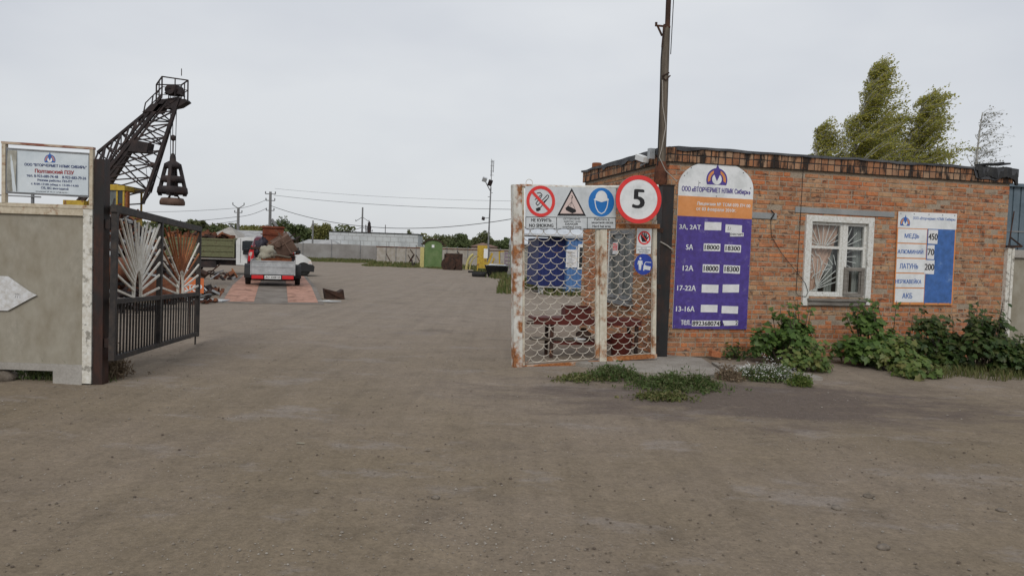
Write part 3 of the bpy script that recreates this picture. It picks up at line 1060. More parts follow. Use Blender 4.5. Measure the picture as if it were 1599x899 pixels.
# ------------------------------------------------------------------ company emblem
def emblem(parent, cx, cz, w_, y, main, warm, white):
    """half-disc badge with a flame rising out of it"""
    r = w_ / 2
    e = thing_part = MB()
    n_ = 30
    a0 = -.42
    arc = [(cx + r * cos(a0 + (pi - 2 * a0) * i / n_), cz + r * sin(a0 + (pi - 2 * a0) * i / n_) * 1.02) for i in range(n_ + 1)]
    e.prism(arc, y - .0012, y)
    o = part('emblem', e, main, parent)
    m_ = MB()
    def crescent(sx):
        A = [(cx + sx * r * .86 * cos(t_), cz + r * .86 * sin(t_)) for t_ in [(-.25 + 1.45 * i / 14) for i in range(15)]]
        B = [(cx + sx * (r * .50 * cos(t_) + .12 * r), cz + r * .62 * sin(t_) - .02 * r) for t_ in [(1.15 - 1.25 * i / 12) for i in range(13)]]
        return A + B
    m_.prism(crescent(-1), y - .0026, y - .0014)
    m_.prism(crescent(1), y - .0026, y - .0014)
    part('emblem_band', m_, warm, o)
    m_ = MB()
    m_.prism(disc(cx, cz + r * .06, r * .46, 28), y - .004, y - .0028)
    part('emblem_ring', m_, white, o)
    m_ = MB()
    fl_ = [(0, 1.52), (.06, 1.24), (.17, 1.02), (.27, .78), (.29, .52), (.16, .22), (0, -.10), (-.16, .22), (-.29, .5), (-.24, .76), (-.13, .98), (-.05, 1.2)]
    m_.prism([(cx + a * r, cz + b * r) for a, b in fl_], y - .0054, y - .0042)
    part('emblem_flame', m_, main, o)
    return o

# ------------------------------------------------------------------ purple price board on the facade
pb = thing('price_board', 'tall purple scrap price board with arched white top beside the black gate post', 'price board', BC, BRZ)
y = -.03
X0, X1, Z0 = .155, 1.475, .46
body = [(X0, Z0), (X1, Z0), (X1, 2.74)]
cxm, hw = (X0 + X1) / 2, (X1 - X0) / 2
body += [(cxm + hw * cos(pi * i / 24), 2.74 + .42 * sin(pi * i / 24)) for i in range(1, 24)] + [(X0, 2.74)]
m1 = MB()
m1.prism(body, y, y + .015)
part('board', m1, WHITE_SIGN, pb)
flat(pb, 'purple_field', [(X0 + .002, Z0 + .002), (X1 - .002, Z0 + .002), (X1 - .002, 2.26), (X0 + .002, 2.26)], y - .001, PURPLE)
flat(pb, 'orange_band', [(X0 + .002, 2.2605), (X1 - .002, 2.2605), (X1 - .002, 2.58), (X0 + .002, 2.58)], y - .001, ORANGE)
emblem(pb, .815, 2.86, .37, y - .001, PURPLE, ORANGE, WHITE_SIGN)
yl = y - .0035
lettering(pb, 'ООО «ВТОРЧЕРМЕТ НЛМК Сибирь»', PURPLE_INK, .215, 1.42, 2.635, 2.735, yl, .012)
lettering(pb, 'Лицензия № ТОМ 070 ЛЧ 00', WHITE_SIGN, .485, 1.43, 2.435, 2.50, yl, .012)
lettering(pb, 'от 03 февраля 2010г.', WHITE_SIGN, .48, 1.18, 2.345, 2.415, yl, .012)
rows = [('3А, 2АТ', .20, .57, 2.065, 2.04, 2.17), ('5А', .33, .45, 1.695, 1.71, 1.83), ('12А', .29, .47, 1.375, 1.37, 1.50), ('17-22А', .21, .53, 1.045, 1.05, 1.18), ('13-16А', .205, .525, .725, .72, .84)]
cards = {0: ('', ''), 1: ('18000', '18300'), 2: ('18000', '18300'), 3: ('', ''), 4: ('', '')}
qq = random.Random(2)
for i, (t_, a, b, zc, c0, c1) in enumerate(rows):
    zc = (c0 + c1) / 2 - (.02 if i == 0 else 0)
    lettering(pb, t_, WHITE_SIGN, a, b, zc - .043, zc + .043, yl, .015)
    for k, (ca, cb_) in enumerate(((.635, .93), (1.005, 1.30))):
        dz = qq.uniform(-.012, .012)
        dd = qq.uniform(-.012, .012)
        poly = [(ca, c0 + dz), (cb_, c0 + dz + dd * .6), (cb_, c1 + dz + dd * .6), (ca, c1 + dz)]
        cd_ = flat(pb, 'price_card', poly, y - .004, PAPER)
        if cards[i][k]:
            lettering(cd_, cards[i][k], INK, ca + .02, cb_ - .02, c0 + dz + .025, c1 + dz - .022, y - .0075, .02, 'digits')
m_ = flat(pb, 'price_card', [(1.09, 1.965), (1.335, 1.975), (1.335, 2.035), (1.09, 2.025)], y - .0065, PAPER, 'small white strip with a printed word')
lettering(m_, 'расчет', INK, 1.10, 1.325, 1.978, 2.02, y - .0095, .01)
m_ = MB()
for a, b, c, d in ((1.05, 2.06, 1.06, 2.13), (1.07, 2.075, 1.10, 2.085), (1.085, 2.08, 1.10, 2.12)): m_.bar((a, y - .0062, b), (c, y - .0062, d), .006, .002)
part('scribble', m_, INK, pb)
lettering(pb, 'тел.', WHITE_SIGN, .30, .465, .52, .60, yl, .015)
m_ = flat(pb, 'price_card', [(.49, .50), (.99, .505), (.99, .60), (.49, .595)], y - .004, PAPER, 'white strip with a telephone number')
lettering(m_, '8923680745-', INK, .50, 1.06, .515, .585, y - .0075, .02, 'digits')
m_ = flat(pb, 'price_card', [(1.06, .515), (1.31, .525), (1.31, .605), (1.03, .60)], y - .0052, PAPER, 'half torn white strip ending in a two')
lettering(m_, '2', INK, 1.26, 1.305, .535, .598, y - .0095, .01, 'digits')
m_ = MB()
for a, b in ((.25, 2.9), (.36, 3.03), (.52, 2.80), (1.28, 3.0), (.82, 2.60), (1.42, 2.76), (.19, .5), (1.44, .5), (.19, 1.6), (1.45, 1.5)):
    m_.prism(disc(a, b, .009, 8), y - .006, y)
m_.bar((.50, y - .002, 2.74), (.50, y - .002, 2.83), .006, .002)
m_.bar((.29, y - .002, 2.92), (.30, y - .002, 2.96), .008, .002)
part('screw', m_, GREYMETAL, pb)

# ------------------------------------------------------------------ blue metal price board
bb_ = thing('price_board', 'blue and white metal price board with orange edge right of the window', 'price board', BC + V((cos(BRZ) * 4.85, sin(BRZ) * 4.85, 1.72)), BRZ)
bb_.rotation_euler = (0, R(-.6), BRZ)
y = -.035
m1 = MB()
m1.bb(-.60, .60, y, y + .014, -.80, .80)
part('board', m1, ORANGE, bb_)
flat(bb_, 'header', [(-.598, .52), (.598, .52), (.598, .798), (-.598, .798)], y - .001, WHITE_SIGN)
flat(bb_, 'blue_field', [(.008, -.765), (.575, -.765), (.575, .519), (.008, .519)], y - .001, BLUE)
emblem(bb_, -.455, .60, .20, y - .0024, BLUE_INK, ORANGE, WHITE_SIGN)
lettering(bb_, 'ООО «Вторчермет НЛМК Сибирь»', BLUE_INK, -.30, .57, .66, .72, y - .0035, .008)
names = [('МЕДЬ', -.45, -.16), ('АЛЮМИНИЙ', -.575, -.06), ('ЛАТУНЬ', -.52, -.15), ('НЕРЖАВЕЙКА', -.59, -.07), ('АКБ', -.44, -.24)]
for i, (t_, a, b) in enumerate(names):
    zt = .505 - i * .256
    c_ = flat(bb_, 'metal_row', [(-.585, zt - .236), (-.004, zt - .236), (-.004, zt), (-.585, zt)], y - .001, WHITE_SIGN)
    zc = zt - .125
    lettering(c_, t_, BLUE_INK, a, b, zc - .045, zc + .045, y - .0035, .012)
for t_, a, b, zc, h_ in (('450', .025, .22, .385, .24), ('70', .022, .165, .12, .24), ('200', -.02, .18, -.14, .24)):
    c_ = flat(bb_, 'price_card', [(a, zc - h_ / 2), (b, zc - h_ / 2 - .004), (b, zc + h_ / 2), (a, zc + h_ / 2)], y - .004, PAPER)
    lettering(c_, t_, INK, a + .005, b - .005, zc - .055, zc + .055, y - .0075, .015, 'digits')
m_ = MB()
for a in (-.55, -.28, .02, .30, .55):
    m_.prism(disc(a, .765, .010, 8), y - .006, y)
    m_.prism(disc(a, -.775, .010, 8), y - .006, y)
part('screw', m_, GREYMETAL, bb_)

# ------------------------------------------------------------------ post and wall at the right edge of the building
rp = thing('gate_post', 'white painted concrete post with rusty iron bracket at the building corner', 'post', BC + V((cos(BRZ) * 6.61, sin(BRZ) * 6.61, 0)) + V((sin(BRZ) * .02, -cos(BRZ) * .02, 0)), BRZ)
m1 = MB()
m1.bb(-.085, -.005, -.06, .06, 0, 1.96)
m1.bb(.02, .075, -.05, .06, 0, 1.98)
part('shaft', m1, WHITEWASH, rp)
m1 = MB()
m1.bb(-.0045, .0195, -.03, .04, 0, 1.9)
part('groove', m1, DARK, rp)
m1 = MB()
m1.bar((-.10, -.08, 1.99), (-.02, -.07, 2.62), .014)
m1.bar((-.14, -.07, 1.99), (.20, -.05, 2.0), .03, .04)
m1.bar((-.06, -.06, 2.16), (.22, -.06, 2.0), .02)
part('bracket', m1, RUST_DARK, rp)
rw = thing('concrete_wall', 'grey concrete panel wall with white coping right of the gatehouse', 'wall', (8.93, 13.75, 0), R(2))
m1 = MB()
m1.bb(0, 4.2, 0, .14, 0, 1.80)
m1.bb(0, 4.2, -.04, -.001, 0, .22)
part('panel', m1, CONC, rw)
m1 = MB()
m1.bb(-.02, 4.22, -.05, .18, 1.801, 1.94)
part('coping', m1, CONC_PALE, rw)
hb = thing('metal_shed', 'tall blue grey sheet metal shed behind the gatehouse', 'building', (12.75, 20.0, 0), R(2))
m1 = MB()
for k in range(28):
    m1.bb(k * .20, k * .20 + .16, -.03, .0, 0, 3.72)
m1.bb(0, 5.6, .001, 4, 0, 3.72)
part('wall', m1, BLUEGREY, hb)
m1 = MB()
m1.bb(-.1, 5.8, -.12, 4.1, 3.721, 3.80)
part('roof', m1, BLUEGREY, hb)
m1 = MB()
for z_ in (1.7, 2.55): m1.bb(-.005, 5.6, -.045, -.031, z_, z_ + .035)
part('seam', m1, GREYMETAL, hb)

# ================================================================== OPEN GATE ON THE RIGHT
GZ = R(20.4)
GT = -R(2.3)
gA = V((.10, 10.70, 0))
gt = thing('gate_leaf', 'rusty white gate leaf of fish scale wire carrying the safety signs', 'gate', gA, GZ)
gt.rotation_euler = (0, GT, GZ)
m1 = MB()
m1.bb(-.055, .07, -.055, .055, -.10, 2.53)
part('end_post', m1, GATE_WHITE, gt, 'thick square end post, white in the middle and rusty at both ends')
m1 = MB()
m1.bb(.0705, .115, -.025, .025, .0, 2.49)
m1.bb(1.235, 1.285, -.025, .025, .04, 2.49)
m1.bb(1.29, 1.40, -.035, .03, -.055, 2.49)
m1.bb(2.175, 2.235, -.025, .025, .03, 2.05)
m1.bb(2.19, 2.225, -.02, .02, 2.05, 2.54)
part('stile', m1, rusty('cream stile paint', (.66, .62, .52), .56, 5.5, ((.14, .05, .02), (.44, .20, .08)), .6, (1, 1, .7), .07), gt)
m1 = MB()
m1.tube([(.06, 0, 2.515), (.8, -.004, 2.51), (1.5, .004, 2.525), (2.26, 0, 2.555)], .028, 8)
part('top_rail', m1, GATE_WHITE, gt)
m1 = MB()
m1.bb(.0705, 1.2895, -.03, .03, -.055, .0)
m1.bb(1.4005, 2.25, -.03, .03, -.015, .045)
m1.bb(1.4005, 2.28, -.035, .02, 1.93, 1.995)
part('rail', m1, GATE_RUST, gt)
m1 = MB()
m1.bb(1.02, 1.06, -.01, .03, -.14, -.056)
m1.bb(.62, .76, .03, .07, -.13, -.056)
part('drop_bolt', m1, RUST_DARK, gt)
def scales(x0, x1, z0, z1, w_=.205, h_=.0815):
    mb = MB()
    k = 0
    z = z1
    while z > z0 + .01:
        off = (k % 2) * w_ / 2
        x = x0 - w_ + off
        while x < x1:
            pts = []
            for i in range(9):
                t_ = pi * i / 8
                px_, pz_ = x + w_ / 2 - w_ / 2 * cos(t_), z - h_ * sin(t_) ** .85
                pts.append((px_, (.006 if k % 2 else -.002) + rnd.uniform(-.002, .002), pz_ + .004 * mnoise.noise((px_ * 4, pz_ * 4, 1))))
            seg = [p for p in pts if x0 <= p[0] <= x1 and p[2] >= z0]
            if len(seg) > 1: mb.tube(seg, .0044, 4, False)
            x += w_
        z -= h_
        k += 1
    return mb
part('wire_mesh', scales(.112, 1.238, .0, 1.99), MESH_WHITE, gt)
part('wire_mesh', scales(1.398, 2.178, .045, 1.93), MESH_WHITE, gt)
m1 = MB()
m1.tube([(.20 + .05 * cos(t_), .0, 2.56 + .05 * sin(t_)) for t_ in [i * 2 * pi / 14 for i in range(15)]], .004, 4)
part('wire_loop', m1, MESH_WHITE, gt)

# ---- safety sign with three pictograms
sg = thing('safety_sign', 'white triple safety sign with no smoking, crane load and helmet pictograms', 'sign', gA + M.Rotation(GZ, 3, 'Z') @ M.Rotation(GT, 3, 'Y') @ V((.83, -.045, 2.215)), GZ)
sg.rotation_euler = (0, GT, GZ)
m1 = MB()
m1.bb(-.705, .705, 0, .008, -.295, .295)
part('board', m1, SIGN_GREY, sg)
m1 = MB()
for a, b, c, d in ((-.705, .705, -.295, -.287), (-.705, .705, -.135, -.127), (-.705, -.698, -.287, -.135), (.698, .705, -.287, -.135), (-.238, -.230, -.287, -.135), (.242, .250, -.287, -.135)):
    m1.bb(a, b, -.0015, .0, c, d)
part('caption_frame', m1, INK, sg)
# cigarette and hand
m1 = MB()
cx, cz = -.475, .09
m1.mi = 0
def stroke(pts, t=.011, y=-.002):
    for a, b in zip(pts[:-1], pts[1:]):
        m1.bar((a[0], y, a[1]), (b[0], y, b[1]), t, .0016, up=(0, 1, 0))
stroke([(cx - .06, cz + .11), (cx - .01, cz + .12), (cx + .02, cz + .09), (cx + .0, cz + .05), (cx - .05, cz + .0), (cx - .075, cz - .03), (cx - .05, cz - .06), (cx - .02, cz - .03), (cx + .10, cz + .09), (cx + .12, cz + .08), (cx + .12, cz + .06), (cx - .0, cz - .08), (cx - .02, cz - .10)])
stroke([(cx - .09, cz + .02), (cx - .03, cz + .06), (cx + .0, cz + .085)])
stroke([(cx + .03, cz - .02), (cx + .09, cz + .03)])
m1.prism([(cx - .075, cz - .10), (cx - .02, cz - .08), (cx - .0, cz - .115), (cx - .04, cz - .14), (cx - .07, cz - .135)], -.003, -.0012)
part('hand_drawing', m1, INK, sg)
m1 = MB()
m1.ring(cx, cz, .172, .217, -.0042, -.0018, 44)
d_ = .7071
m1.prism([(cx - .135 - .014, cz + .135 - .014), (cx - .135 + .014, cz + .135 + .014), (cx + .135 + .014, cz - .135 + .014), (cx + .135 - .014, cz - .135 - .014)], -.0045, -.0034)
part('prohibition_ring', m1, SIGNRED, sg)
# warning triangle
cx = .0
tri = lambda k, cz_: [(cx + k * -.226, cz_ - k * .150), (cx + k * .226, cz_ - k * .150), (cx, cz_ + k * .242)]
m1 = MB()
m1.prism(tri(1, .04), -.0016, 0)
o = part('warning_triangle', m1, INK, sg)
m1 = MB()
m1.prism(tri(.80, .042), -.003, -.0018)
part('triangle_field', m1, PINKISH, o)
m1 = MB()
m1.prism([(cx - .10, .0), (cx - .05, .03), (cx + .06, -.02), (cx + .07, -.05), (cx + .01, -.075), (cx - .09, -.03)], -.0046, -.0032)
stroke([(cx - .004, .18), (cx + .012, .165), (cx + .010, .145), (cx - .008, .14)], .009, -.0038)
stroke([(cx, .14), (cx, .09), (cx - .085, .005)], .005, -.0038)
stroke([(cx, .09), (cx + .055, -.02)], .005, -.0038)
stroke([(cx, .09), (cx - .02, .03)], .005, -.0038)
part('hanging_load', m1, INK, o)
# helmet disc
cx, cz = .47, .09
m1 = MB()
m1.prism(disc(cx, cz, .207, 44), -.0016, 0)
o = part('helmet_disc', m1, SIGNBLUE, sg)
m1 = MB()
dome = [(cx - .10, cz + .055)] + [(cx - .095 * cos(pi * i / 14), cz + .06 + .105 * sin(pi * i / 14)) for i in range(15)] + [(cx + .115, cz + .05), (cx + .12, cz + .03), (cx + .0, cz + .0), (cx - .125, cz + .035)]
m1.prism(dome, -.0032, -.0018)
def curve_(pts, t): stroke(pts, t, -.0026)
curve_([(cx - .105, cz + .04), (cx - .10, cz - .02), (cx - .085, cz - .08), (cx - .05, cz - .14), (cx, cz - .165), (cx + .05, cz - .14), (cx + .085, cz - .08), (cx + .10, cz - .02), (cx + .105, cz + .04)], .014)
part('helmet_drawing', m1, WHITE_SIGN, o)
for t_, a, b, c, d, bo in (('НЕ КУРИТЬ', -.62, -.315, -.195, -.15, .02), ('NO SMOKING', -.65, -.285, -.270, -.225, .02),
                          ('ОСТОРОЖНО', -.13, .13, -.166, -.141, .012), ('работает кран', -.12, .14, -.203, -.176, .01), ('DANGER', -.10, .10, -.239, -.211, .02), ('overhead crane', -.14, .15, -.279, -.250, .01),
                          ('Работать в', .36, .60, -.172, -.140, .015), ('защитной каске', .31, .66, -.222, -.185, .015), ('Hard hat area', .33, .62, -.272, -.236, .015)):
    lettering(sg, t_, INK, a, b, c, d, -.0015, bo)

# ---- speed limit
sp_ = thing('speed_limit_sign', 'big round red ringed speed limit sign showing the number 5', 'sign', (1.775, 11.08, 2.412), R(11))
sp_.scale = (.955, .955, .955)
m1 = MB()
m1.lathe([(.335, .02), (.364, .0), (.364, -.012), (.355, -.018)], 48, axis='Y')
part('plate', m1, GREYMETAL, sp_)
m1 = MB()
m1.prism(disc(0, 0, .36, 48), -.022, -.0185)
part('white_field', m1, WHITE_SIGN, sp_)
m1 = MB()
m1.ring(0, 0, .298, .362, -.026, -.0225, 56)
part('red_ring', m1, SIGNRED, sp_)
lettering(sp_, '5', INK, -.085, .085, -.135, .145, -.0225, .025, 'number')
m1 = MB()
m1.bar((0, .02, .2), (.38, .75, .22), .03)
m1.bar((0, .02, -.2), (.38, .75, -.2), .03)
part('bracket', m1, RUST_DARK, sp_)

# ---- no entry plate and blue disc on the right panel
ne = thing('no_entry_sign', 'small white plate with crossed out black hand above the blue disc', 'sign', gA + M.Rotation(GZ, 3, 'Z') @ V((1.92, -.07, 1.82)), R(14))
m1 = MB()
m1.bb(-.115, .115, 0, .005, -.185, .185)
part('board', m1, WHITE_SIGN, ne)
m1 = MB()
hand = [(-.045, -.01), (-.03, -.05), (.03, -.05), (.045, -.02), (.075, .03), (.065, .04), (.04, .01), (.04, .075), (.027, .077), (.02, .03), (.012, .095), (-.002, .095), (-.006, .03), (-.02, .085), (-.034, .08), (-.03, .02), (-.05, .055), (-.06, .045)]
m1.prism([(a, b + .04) for a, b in hand], -.0014, 0)
part('hand_drawing', m1, INK, ne)
m1 = MB()
m1.ring(0, .05, .078, .100, -.003, -.0008, 36)
m1.prism([(-.072, .116), (-.060, .128), (.072, -.016), (.060, -.028)], -.0034, -.0022)
part('prohibition_ring', m1, SIGNRED, ne)
m1 = MB()
m1.bb(-.115, .115, -.001, 0, -.082, -.078)
part('caption_line', m1, INK, ne)
lettering(ne, 'Доступ', INK, -.05, .05, -.115, -.095, -.001, .012)
lettering(ne, 'посторонним', INK, -.095, .095, -.145, -.124, -.001, .012)
lettering(ne, 'запрещен', INK, -.075, .075, -.173, -.154, -.001, .012)
bd = thing('mandatory_sign', 'dark blue round sign with white figure and vehicle on wire mesh', 'sign', gA + M.Rotation(GZ, 3, 'Z') @ V((1.925, -.075, 1.48)), R(22))
m1 = MB()
m1.prism(disc(0, 0, .155, 40), 0, .005)
part('disc', m1, DISCBLUE, bd)
m1 = MB()
m1.prism(disc(-.06, .085, .017, 16), -.0014, 0)
m1.prism([(-.095, .055), (-.025, .055), (-.015, -.005), (-.028, -.005), (-.036, .03), (-.036, -.01), (-.043, -.085), (-.056, -.085), (-.06, -.02), (-.064, -.085), (-.077, -.085), (-.084, -.01), (-.084, .03), (-.092, -.005), (-.105, -.005)], -.0014, 0)
m1.prism([(-.005, -.09), (.0, -.03), (.01, .0), (.05, -.02), (.125, -.03), (.115, -.085), (.02, -.075), (.012, -.095)], -.0014, 0)
stroke([(.01, .0), (.035, .035), (.13, .03)], .009, -.0008)
part('figure_drawing', m1, WHITE_SIGN, bd)

# ---- black post and the tall pole
bp = thing('gate_post', 'black square steel gate post carrying the wire mesh leaf beside the bricks', 'post', (2.345, 11.97, 0), R(13))
m1 = MB()
m1.bb(-.095, .095, -.095, .095, -.1, 2.70)
part('shaft', m1, rusty('black post paint', (.024, .024, .025), .62, 3.5, ((.03, .018, .014), (.07, .035, .024)), .5, (1, 1, .4), .12), bp)
m1 = MB()
m1.bb(-.105, .105, -.105, .105, 2.7005, 2.715)
part('cap_plate', m1, RUST_DARK, bp)
m1 = MB()
for z_ in (.35, 1.15, 2.02): m1.bar((-.15, -.06, z_), (-.06, -.097, z_ - .02), .04, .07)
part('hinge', m1, RUST_DARK, bp)
m1 = MB()
m1.tube([(-.10, -.10, 1.83), (-.0, -.115, 1.78), (.10, -.10, 1.72)], .012, 6)
part('wire_tie', m1, CABLE_PALE, bp)
tp = thing('utility_pole', 'tall weathered pole with brackets and wires rising behind the speed sign', 'pole', (2.26, 12.0, 2.715))
m1 = MB()
m1.tube([(0, 0, 0), (0, 0, .9), (-.005, 0, 1.6), (-.01, 0, 2.42)], [.066, .064, .062, .058], 12)
part('lower_shaft', m1, POLEWOOD, tp)
m1 = MB()
m1.tube([(.005, 0, 2.30), (-.005, 0, 5.2)], .040, 10)
part('upper_pipe', m1, RUST_DARK, tp)
m1 = MB()
m1.lathe([(.085, 0), (.105, .05), (.10, .25), (.078, .32), (.07, .36)], 14)
part('collar', m1, RUST, tp)
m1 = MB()
m1.bar((.04, -.04, 2.42), (-.16, -.05, 2.43), .025)
m1.bar((-.16, -.05, 2.43), (-.08, -.04, 2.28), .025)
m1.bar((-.08, -.07, 2.10), (-.06, -.07, 2.45), .022)
m1.tube([(-.18, -.05, 2.42), (-.18, -.05, 2.48)], .02, 6)
m1.tube([(.05, -.06, 1.72), (-.06, -.07, 1.66), (.0, -.075, 1.60), (.07, -.05, 1.68)], .012, 5)
part('bracket', m1, RUST_DARK, tp)
m1 = MB()
m1.tube([(-.07, -.06, 2.4), (-.085, -.06, 1.9), (-.075, -.065, 1.3), (-.07, -.065, .3)], .009, 5)
m1.tube([(.11, -.05, 5.2), (.07, -.06, 3.0), (.06, -.06, 2.0)], .007, 5)
part('cable', m1, CABLE, tp)
m1 = MB()
m1.tube([(-.05, -.07, 1.6), (-.03, -.075, 1.2), (.03, -.078, .9), (-.02, -.08, .55), (-.05, -.08, .42), (.05, -.09, .22), (.25, -.03, .06)], .008, 5)
part('pale_cable', m1, CABLE_PALE, tp)

# ================================================================== LEFT GATE POST, PANEL, SIGN
lp = thing('gate_post', 'black rust stained square gate post beside the company sign', 'post', (-4.515, 8.40, 0), R(0))
m1 = MB()
m1.bb(-.053, .053, -.07, .06, -.1, 2.45)
part('shaft', m1, BLACK_IRON, lp)
m1 = MB()
for z_ in (.45, 1.75): m1.box((.085, -.02, z_), (.06, .05, .10))
part('hinge', m1, BLACK_IRON, lp)

cp = thing('concrete_panel_fence', 'grey concrete fence panel with flaking whitewashed edge left of the drive', 'fence', (-4.575, 8.33, 0), 0)
m1 = MB()
m1.bb(-2.6, -.105, .02, .10, .20, 1.83)
part('panel', m1, CONC, cp)
m1 = MB()
m1.bb(-.1045, -.004, -.012, .11, .0, 1.90)
part('edge_post', m1, WHITEWASH, cp)
m1 = MB()
m1.bb(-2.6, -.1045, -.008, .11, 1.8305, 1.905)
m1.bb(-2.6, -.002, -.014, .115, 1.9055, 1.945)
part('top_rail', m1, CREAM, cp)
m1 = MB()
m1.bb(-2.6, -.1045, -.008, .11, .125, .1995)
m1.bb(-.42, -.1045, -.016, .11, -.05, .1245)
part('plinth', m1, CONC_PALE, cp)
for k in range(3):
    a = -5.2 - 2.62 * k
    m1 = MB()
    m1.bb(a, a + 2.58, .02, .10, .12, 1.93)
    part('panel', m1, CONC, cp)
    m1 = MB()
    m1.bb(a + 2.581, a + 2.619, -.01, .11, 0, 1.94)
    part('edge_post', m1, WHITEWASH, cp)
ar = thing('arrow_sign', 'white pointed metal arrow plate hanging on the grey concrete panel', 'sign', (-5.2, 8.34, .955), 0)
m1 = MB()
m1.prism([(-.9, -.19), (-.30, -.185), (-.06, -.045), (.015, -.005), (-.06, .03), (-.30, .19), (-.9, .2)], -.012, -.004)
part('plate', m1, rusty('chipped white enamel', (.62, .63, .64), .64, 9, ((.05, .05, .055), (.20, .20, .20)), .6, soft=.02), ar)
lettering(ar, '771', GREYMETAL, -.225, -.165, -.045, .005, -.0125, 0)

sf = thing('company_sign', 'company sign banner in a rusty cream frame above the concrete panel', 'sign', (-4.575, 8.33, 0), 0)
m1 = MB()
m1.bb(-.035, .0, -.02, .03, 1.946, 2.545)
m1.bb(-.985, -.945, -.02, .03, 1.946, 2.575)
part('upright', m1, CREAM, sf)
m1 = MB()
m1.prism([(-.99, 2.577), (.004, 2.547), (.004, 2.572), (-.99, 2.602)], -.022, .032)
part('top_bar', m1, CREAM_RED, sf)
m1 = MB()
m1.prism([(-.944, 2.045), (-.036, 2.03), (-.036, 2.05), (-.944, 2.065)], -.012, .012)
m1.prism([(-.944, 2.52), (-.036, 2.492), (-.036, 2.508), (-.944, 2.536)], -.012, .012)
m1.bb(-.944, -.93, -.012, .012, 2.066, 2.52)
m1.bb(-.05, -.036, -.012, .012, 2.051, 2.49)
part('inner_frame', m1, GREYMETAL, sf)
m1 = MB()
m1.prism([(-.928, 2.067), (-.052, 2.052), (-.052, 2.491), (-.928, 2.518)], -.006, .004)
part('banner', m1, VINYL_SKY, sf)
m1 = MB()
fld = []
for j in range(7):
    for i in range(7):
        fld.append((-.925 + .10 * i / 6, -.012 - .02 * sin(i * 1.1 + j * .5) * (1 - j / 8), 2.07 + .44 * j / 6))
m1.smooth = True
m1.add(fld, [(j * 7 + i, j * 7 + i + 1, (j + 1) * 7 + i + 1, (j + 1) * 7 + i) for j in range(6) for i in range(6)])
part('loose_fold', m1, noisy('yellowed vinyl fold', [(.20, .195, .165), (.34, .33, .28), (.44, .44, .39)], 5, .5, 0, .05, 20, .06), sf, 'loose yellowed fold at the left edge')
tl = -.003
def sk(x, z): return z - (x + .5) * .03
for t_, m_, a, b, c, d, bo in (('ООО "ВТОРЧЕРМЕТ НЛМК СИБИРЬ"', NAVY, -.785, -.115, 2.345, 2.375, .018), ('Полтавский ПЗУ', RED_INK, -.67, -.25, 2.275, 2.318, .02),
                              ('тел. 8-923-680-74-48    8-923-683-79-26', NAVY, -.76, -.115, 2.228, 2.256, .012), ('Режим работы: ПН-ПТ', NAVY, -.64, -.265, 2.182, 2.212, .012),
                              ('с 8.00-17.00 обед с 13.00-14.00', NAVY, -.71, -.195, 2.142, 2.168, .012), ('СБ, ВС выходной', NAVY, -.60, -.305, 2.102, 2.130, .012), ('лицензия № 44 от 27.08.2018 г.', INK, -.66, -.30, 2.068, 2.084, .0)):
    o = lettering(sf, t_, m_, a, b, c, d, -.0085, bo)
    o.rotation_euler = (0, R(1.0), 0)
    o.location = (0, 0, -.009)
emblem(sf, -.47, 2.418, .12, -.0065, BLUE_INK, plain('faded salmon film', (.50, .24, .20), .5), WHITE_SIGN)
m1 = MB()
for x_, h_ in ((-.86, .16), (-.50, .12), (-.25, .13)): m1.bar((x_ - 6, 4, 1.6), (x_ - 6, 4, 2.6), .05)
# rails seen in the gap under the banner
rr = thing('railing', 'thin grey railing with uprights in the gap under the company banner', 'railing', (-9.1, 12.0, 0), 0)
m1 = MB()
for k in range(7): m1.bar((-1.2 + k * .46, 0, 0), (-1.2 + k * .46, 0, 2.30), .035)
part('upright', m1, GREYMETAL, rr)
m1 = MB()
m1.bar((-1.4, -.02, 2.24), (1.7, -.02, 2.20), .02)
m1.bar((-1.4, -.02, 1.5), (1.7, -.02, 1.5), .03)
part('rail', m1, GREYMETAL, rr)
m1 = MB()
m1.bar((-.6, -.05, 2.35), (.1, -.05, 1.5), .04)
part('brace', m1, RED_INK, rr)

# ================================================================== OPEN GATE ON THE LEFT
LZ = atan2(3.7, -.58)
lg = thing('gate_leaf', 'black iron gate leaf with two white fan grilles standing open on the left', 'gate', (-4.355, 8.30, 0), LZ)
lg.rotation_euler = (0, R(2.1), LZ)
m1 = MB()
m1.bb(0, .06, -.03, .03, .26, 1.955)
m1.bb(1.66, 1.73, -.03, .03, .26, 1.915)
m1.bb(3.68, 3.74, -.03, .03, .24, 1.945)
part('stile', m1, GATE_BLACK, lg)
m1 = MB()
m1.bb(-.02, 3.76, -.032, .032, 1.885, 1.965)
m1.bb(.0605, 3.6795, -.028, .028, .88, .935)
m1.bb(.0605, 3.6795, -.028, .028, .255, .31)
part('rail', m1, GATE_BLACK, lg)
m1 = MB()
for a, b in ((.06, 1.66), (1.73, 3.68)):
    k = 15
    for i in range(1, k): m1.bar((a + (b - a) * i / k, 0, .31), (a + (b - a) * i / k, 0, .88), .018)
part('bar_row', m1, GATE_BLACK, lg)
m1 = MB()
m1.bar((3.62, 0, .26), (3.62, 0, .02), .02)
m1.bar((3.55, 0, .05), (3.66, 0, .05), .012)
part('drop_bolt', m1, GATE_BLACK, lg)
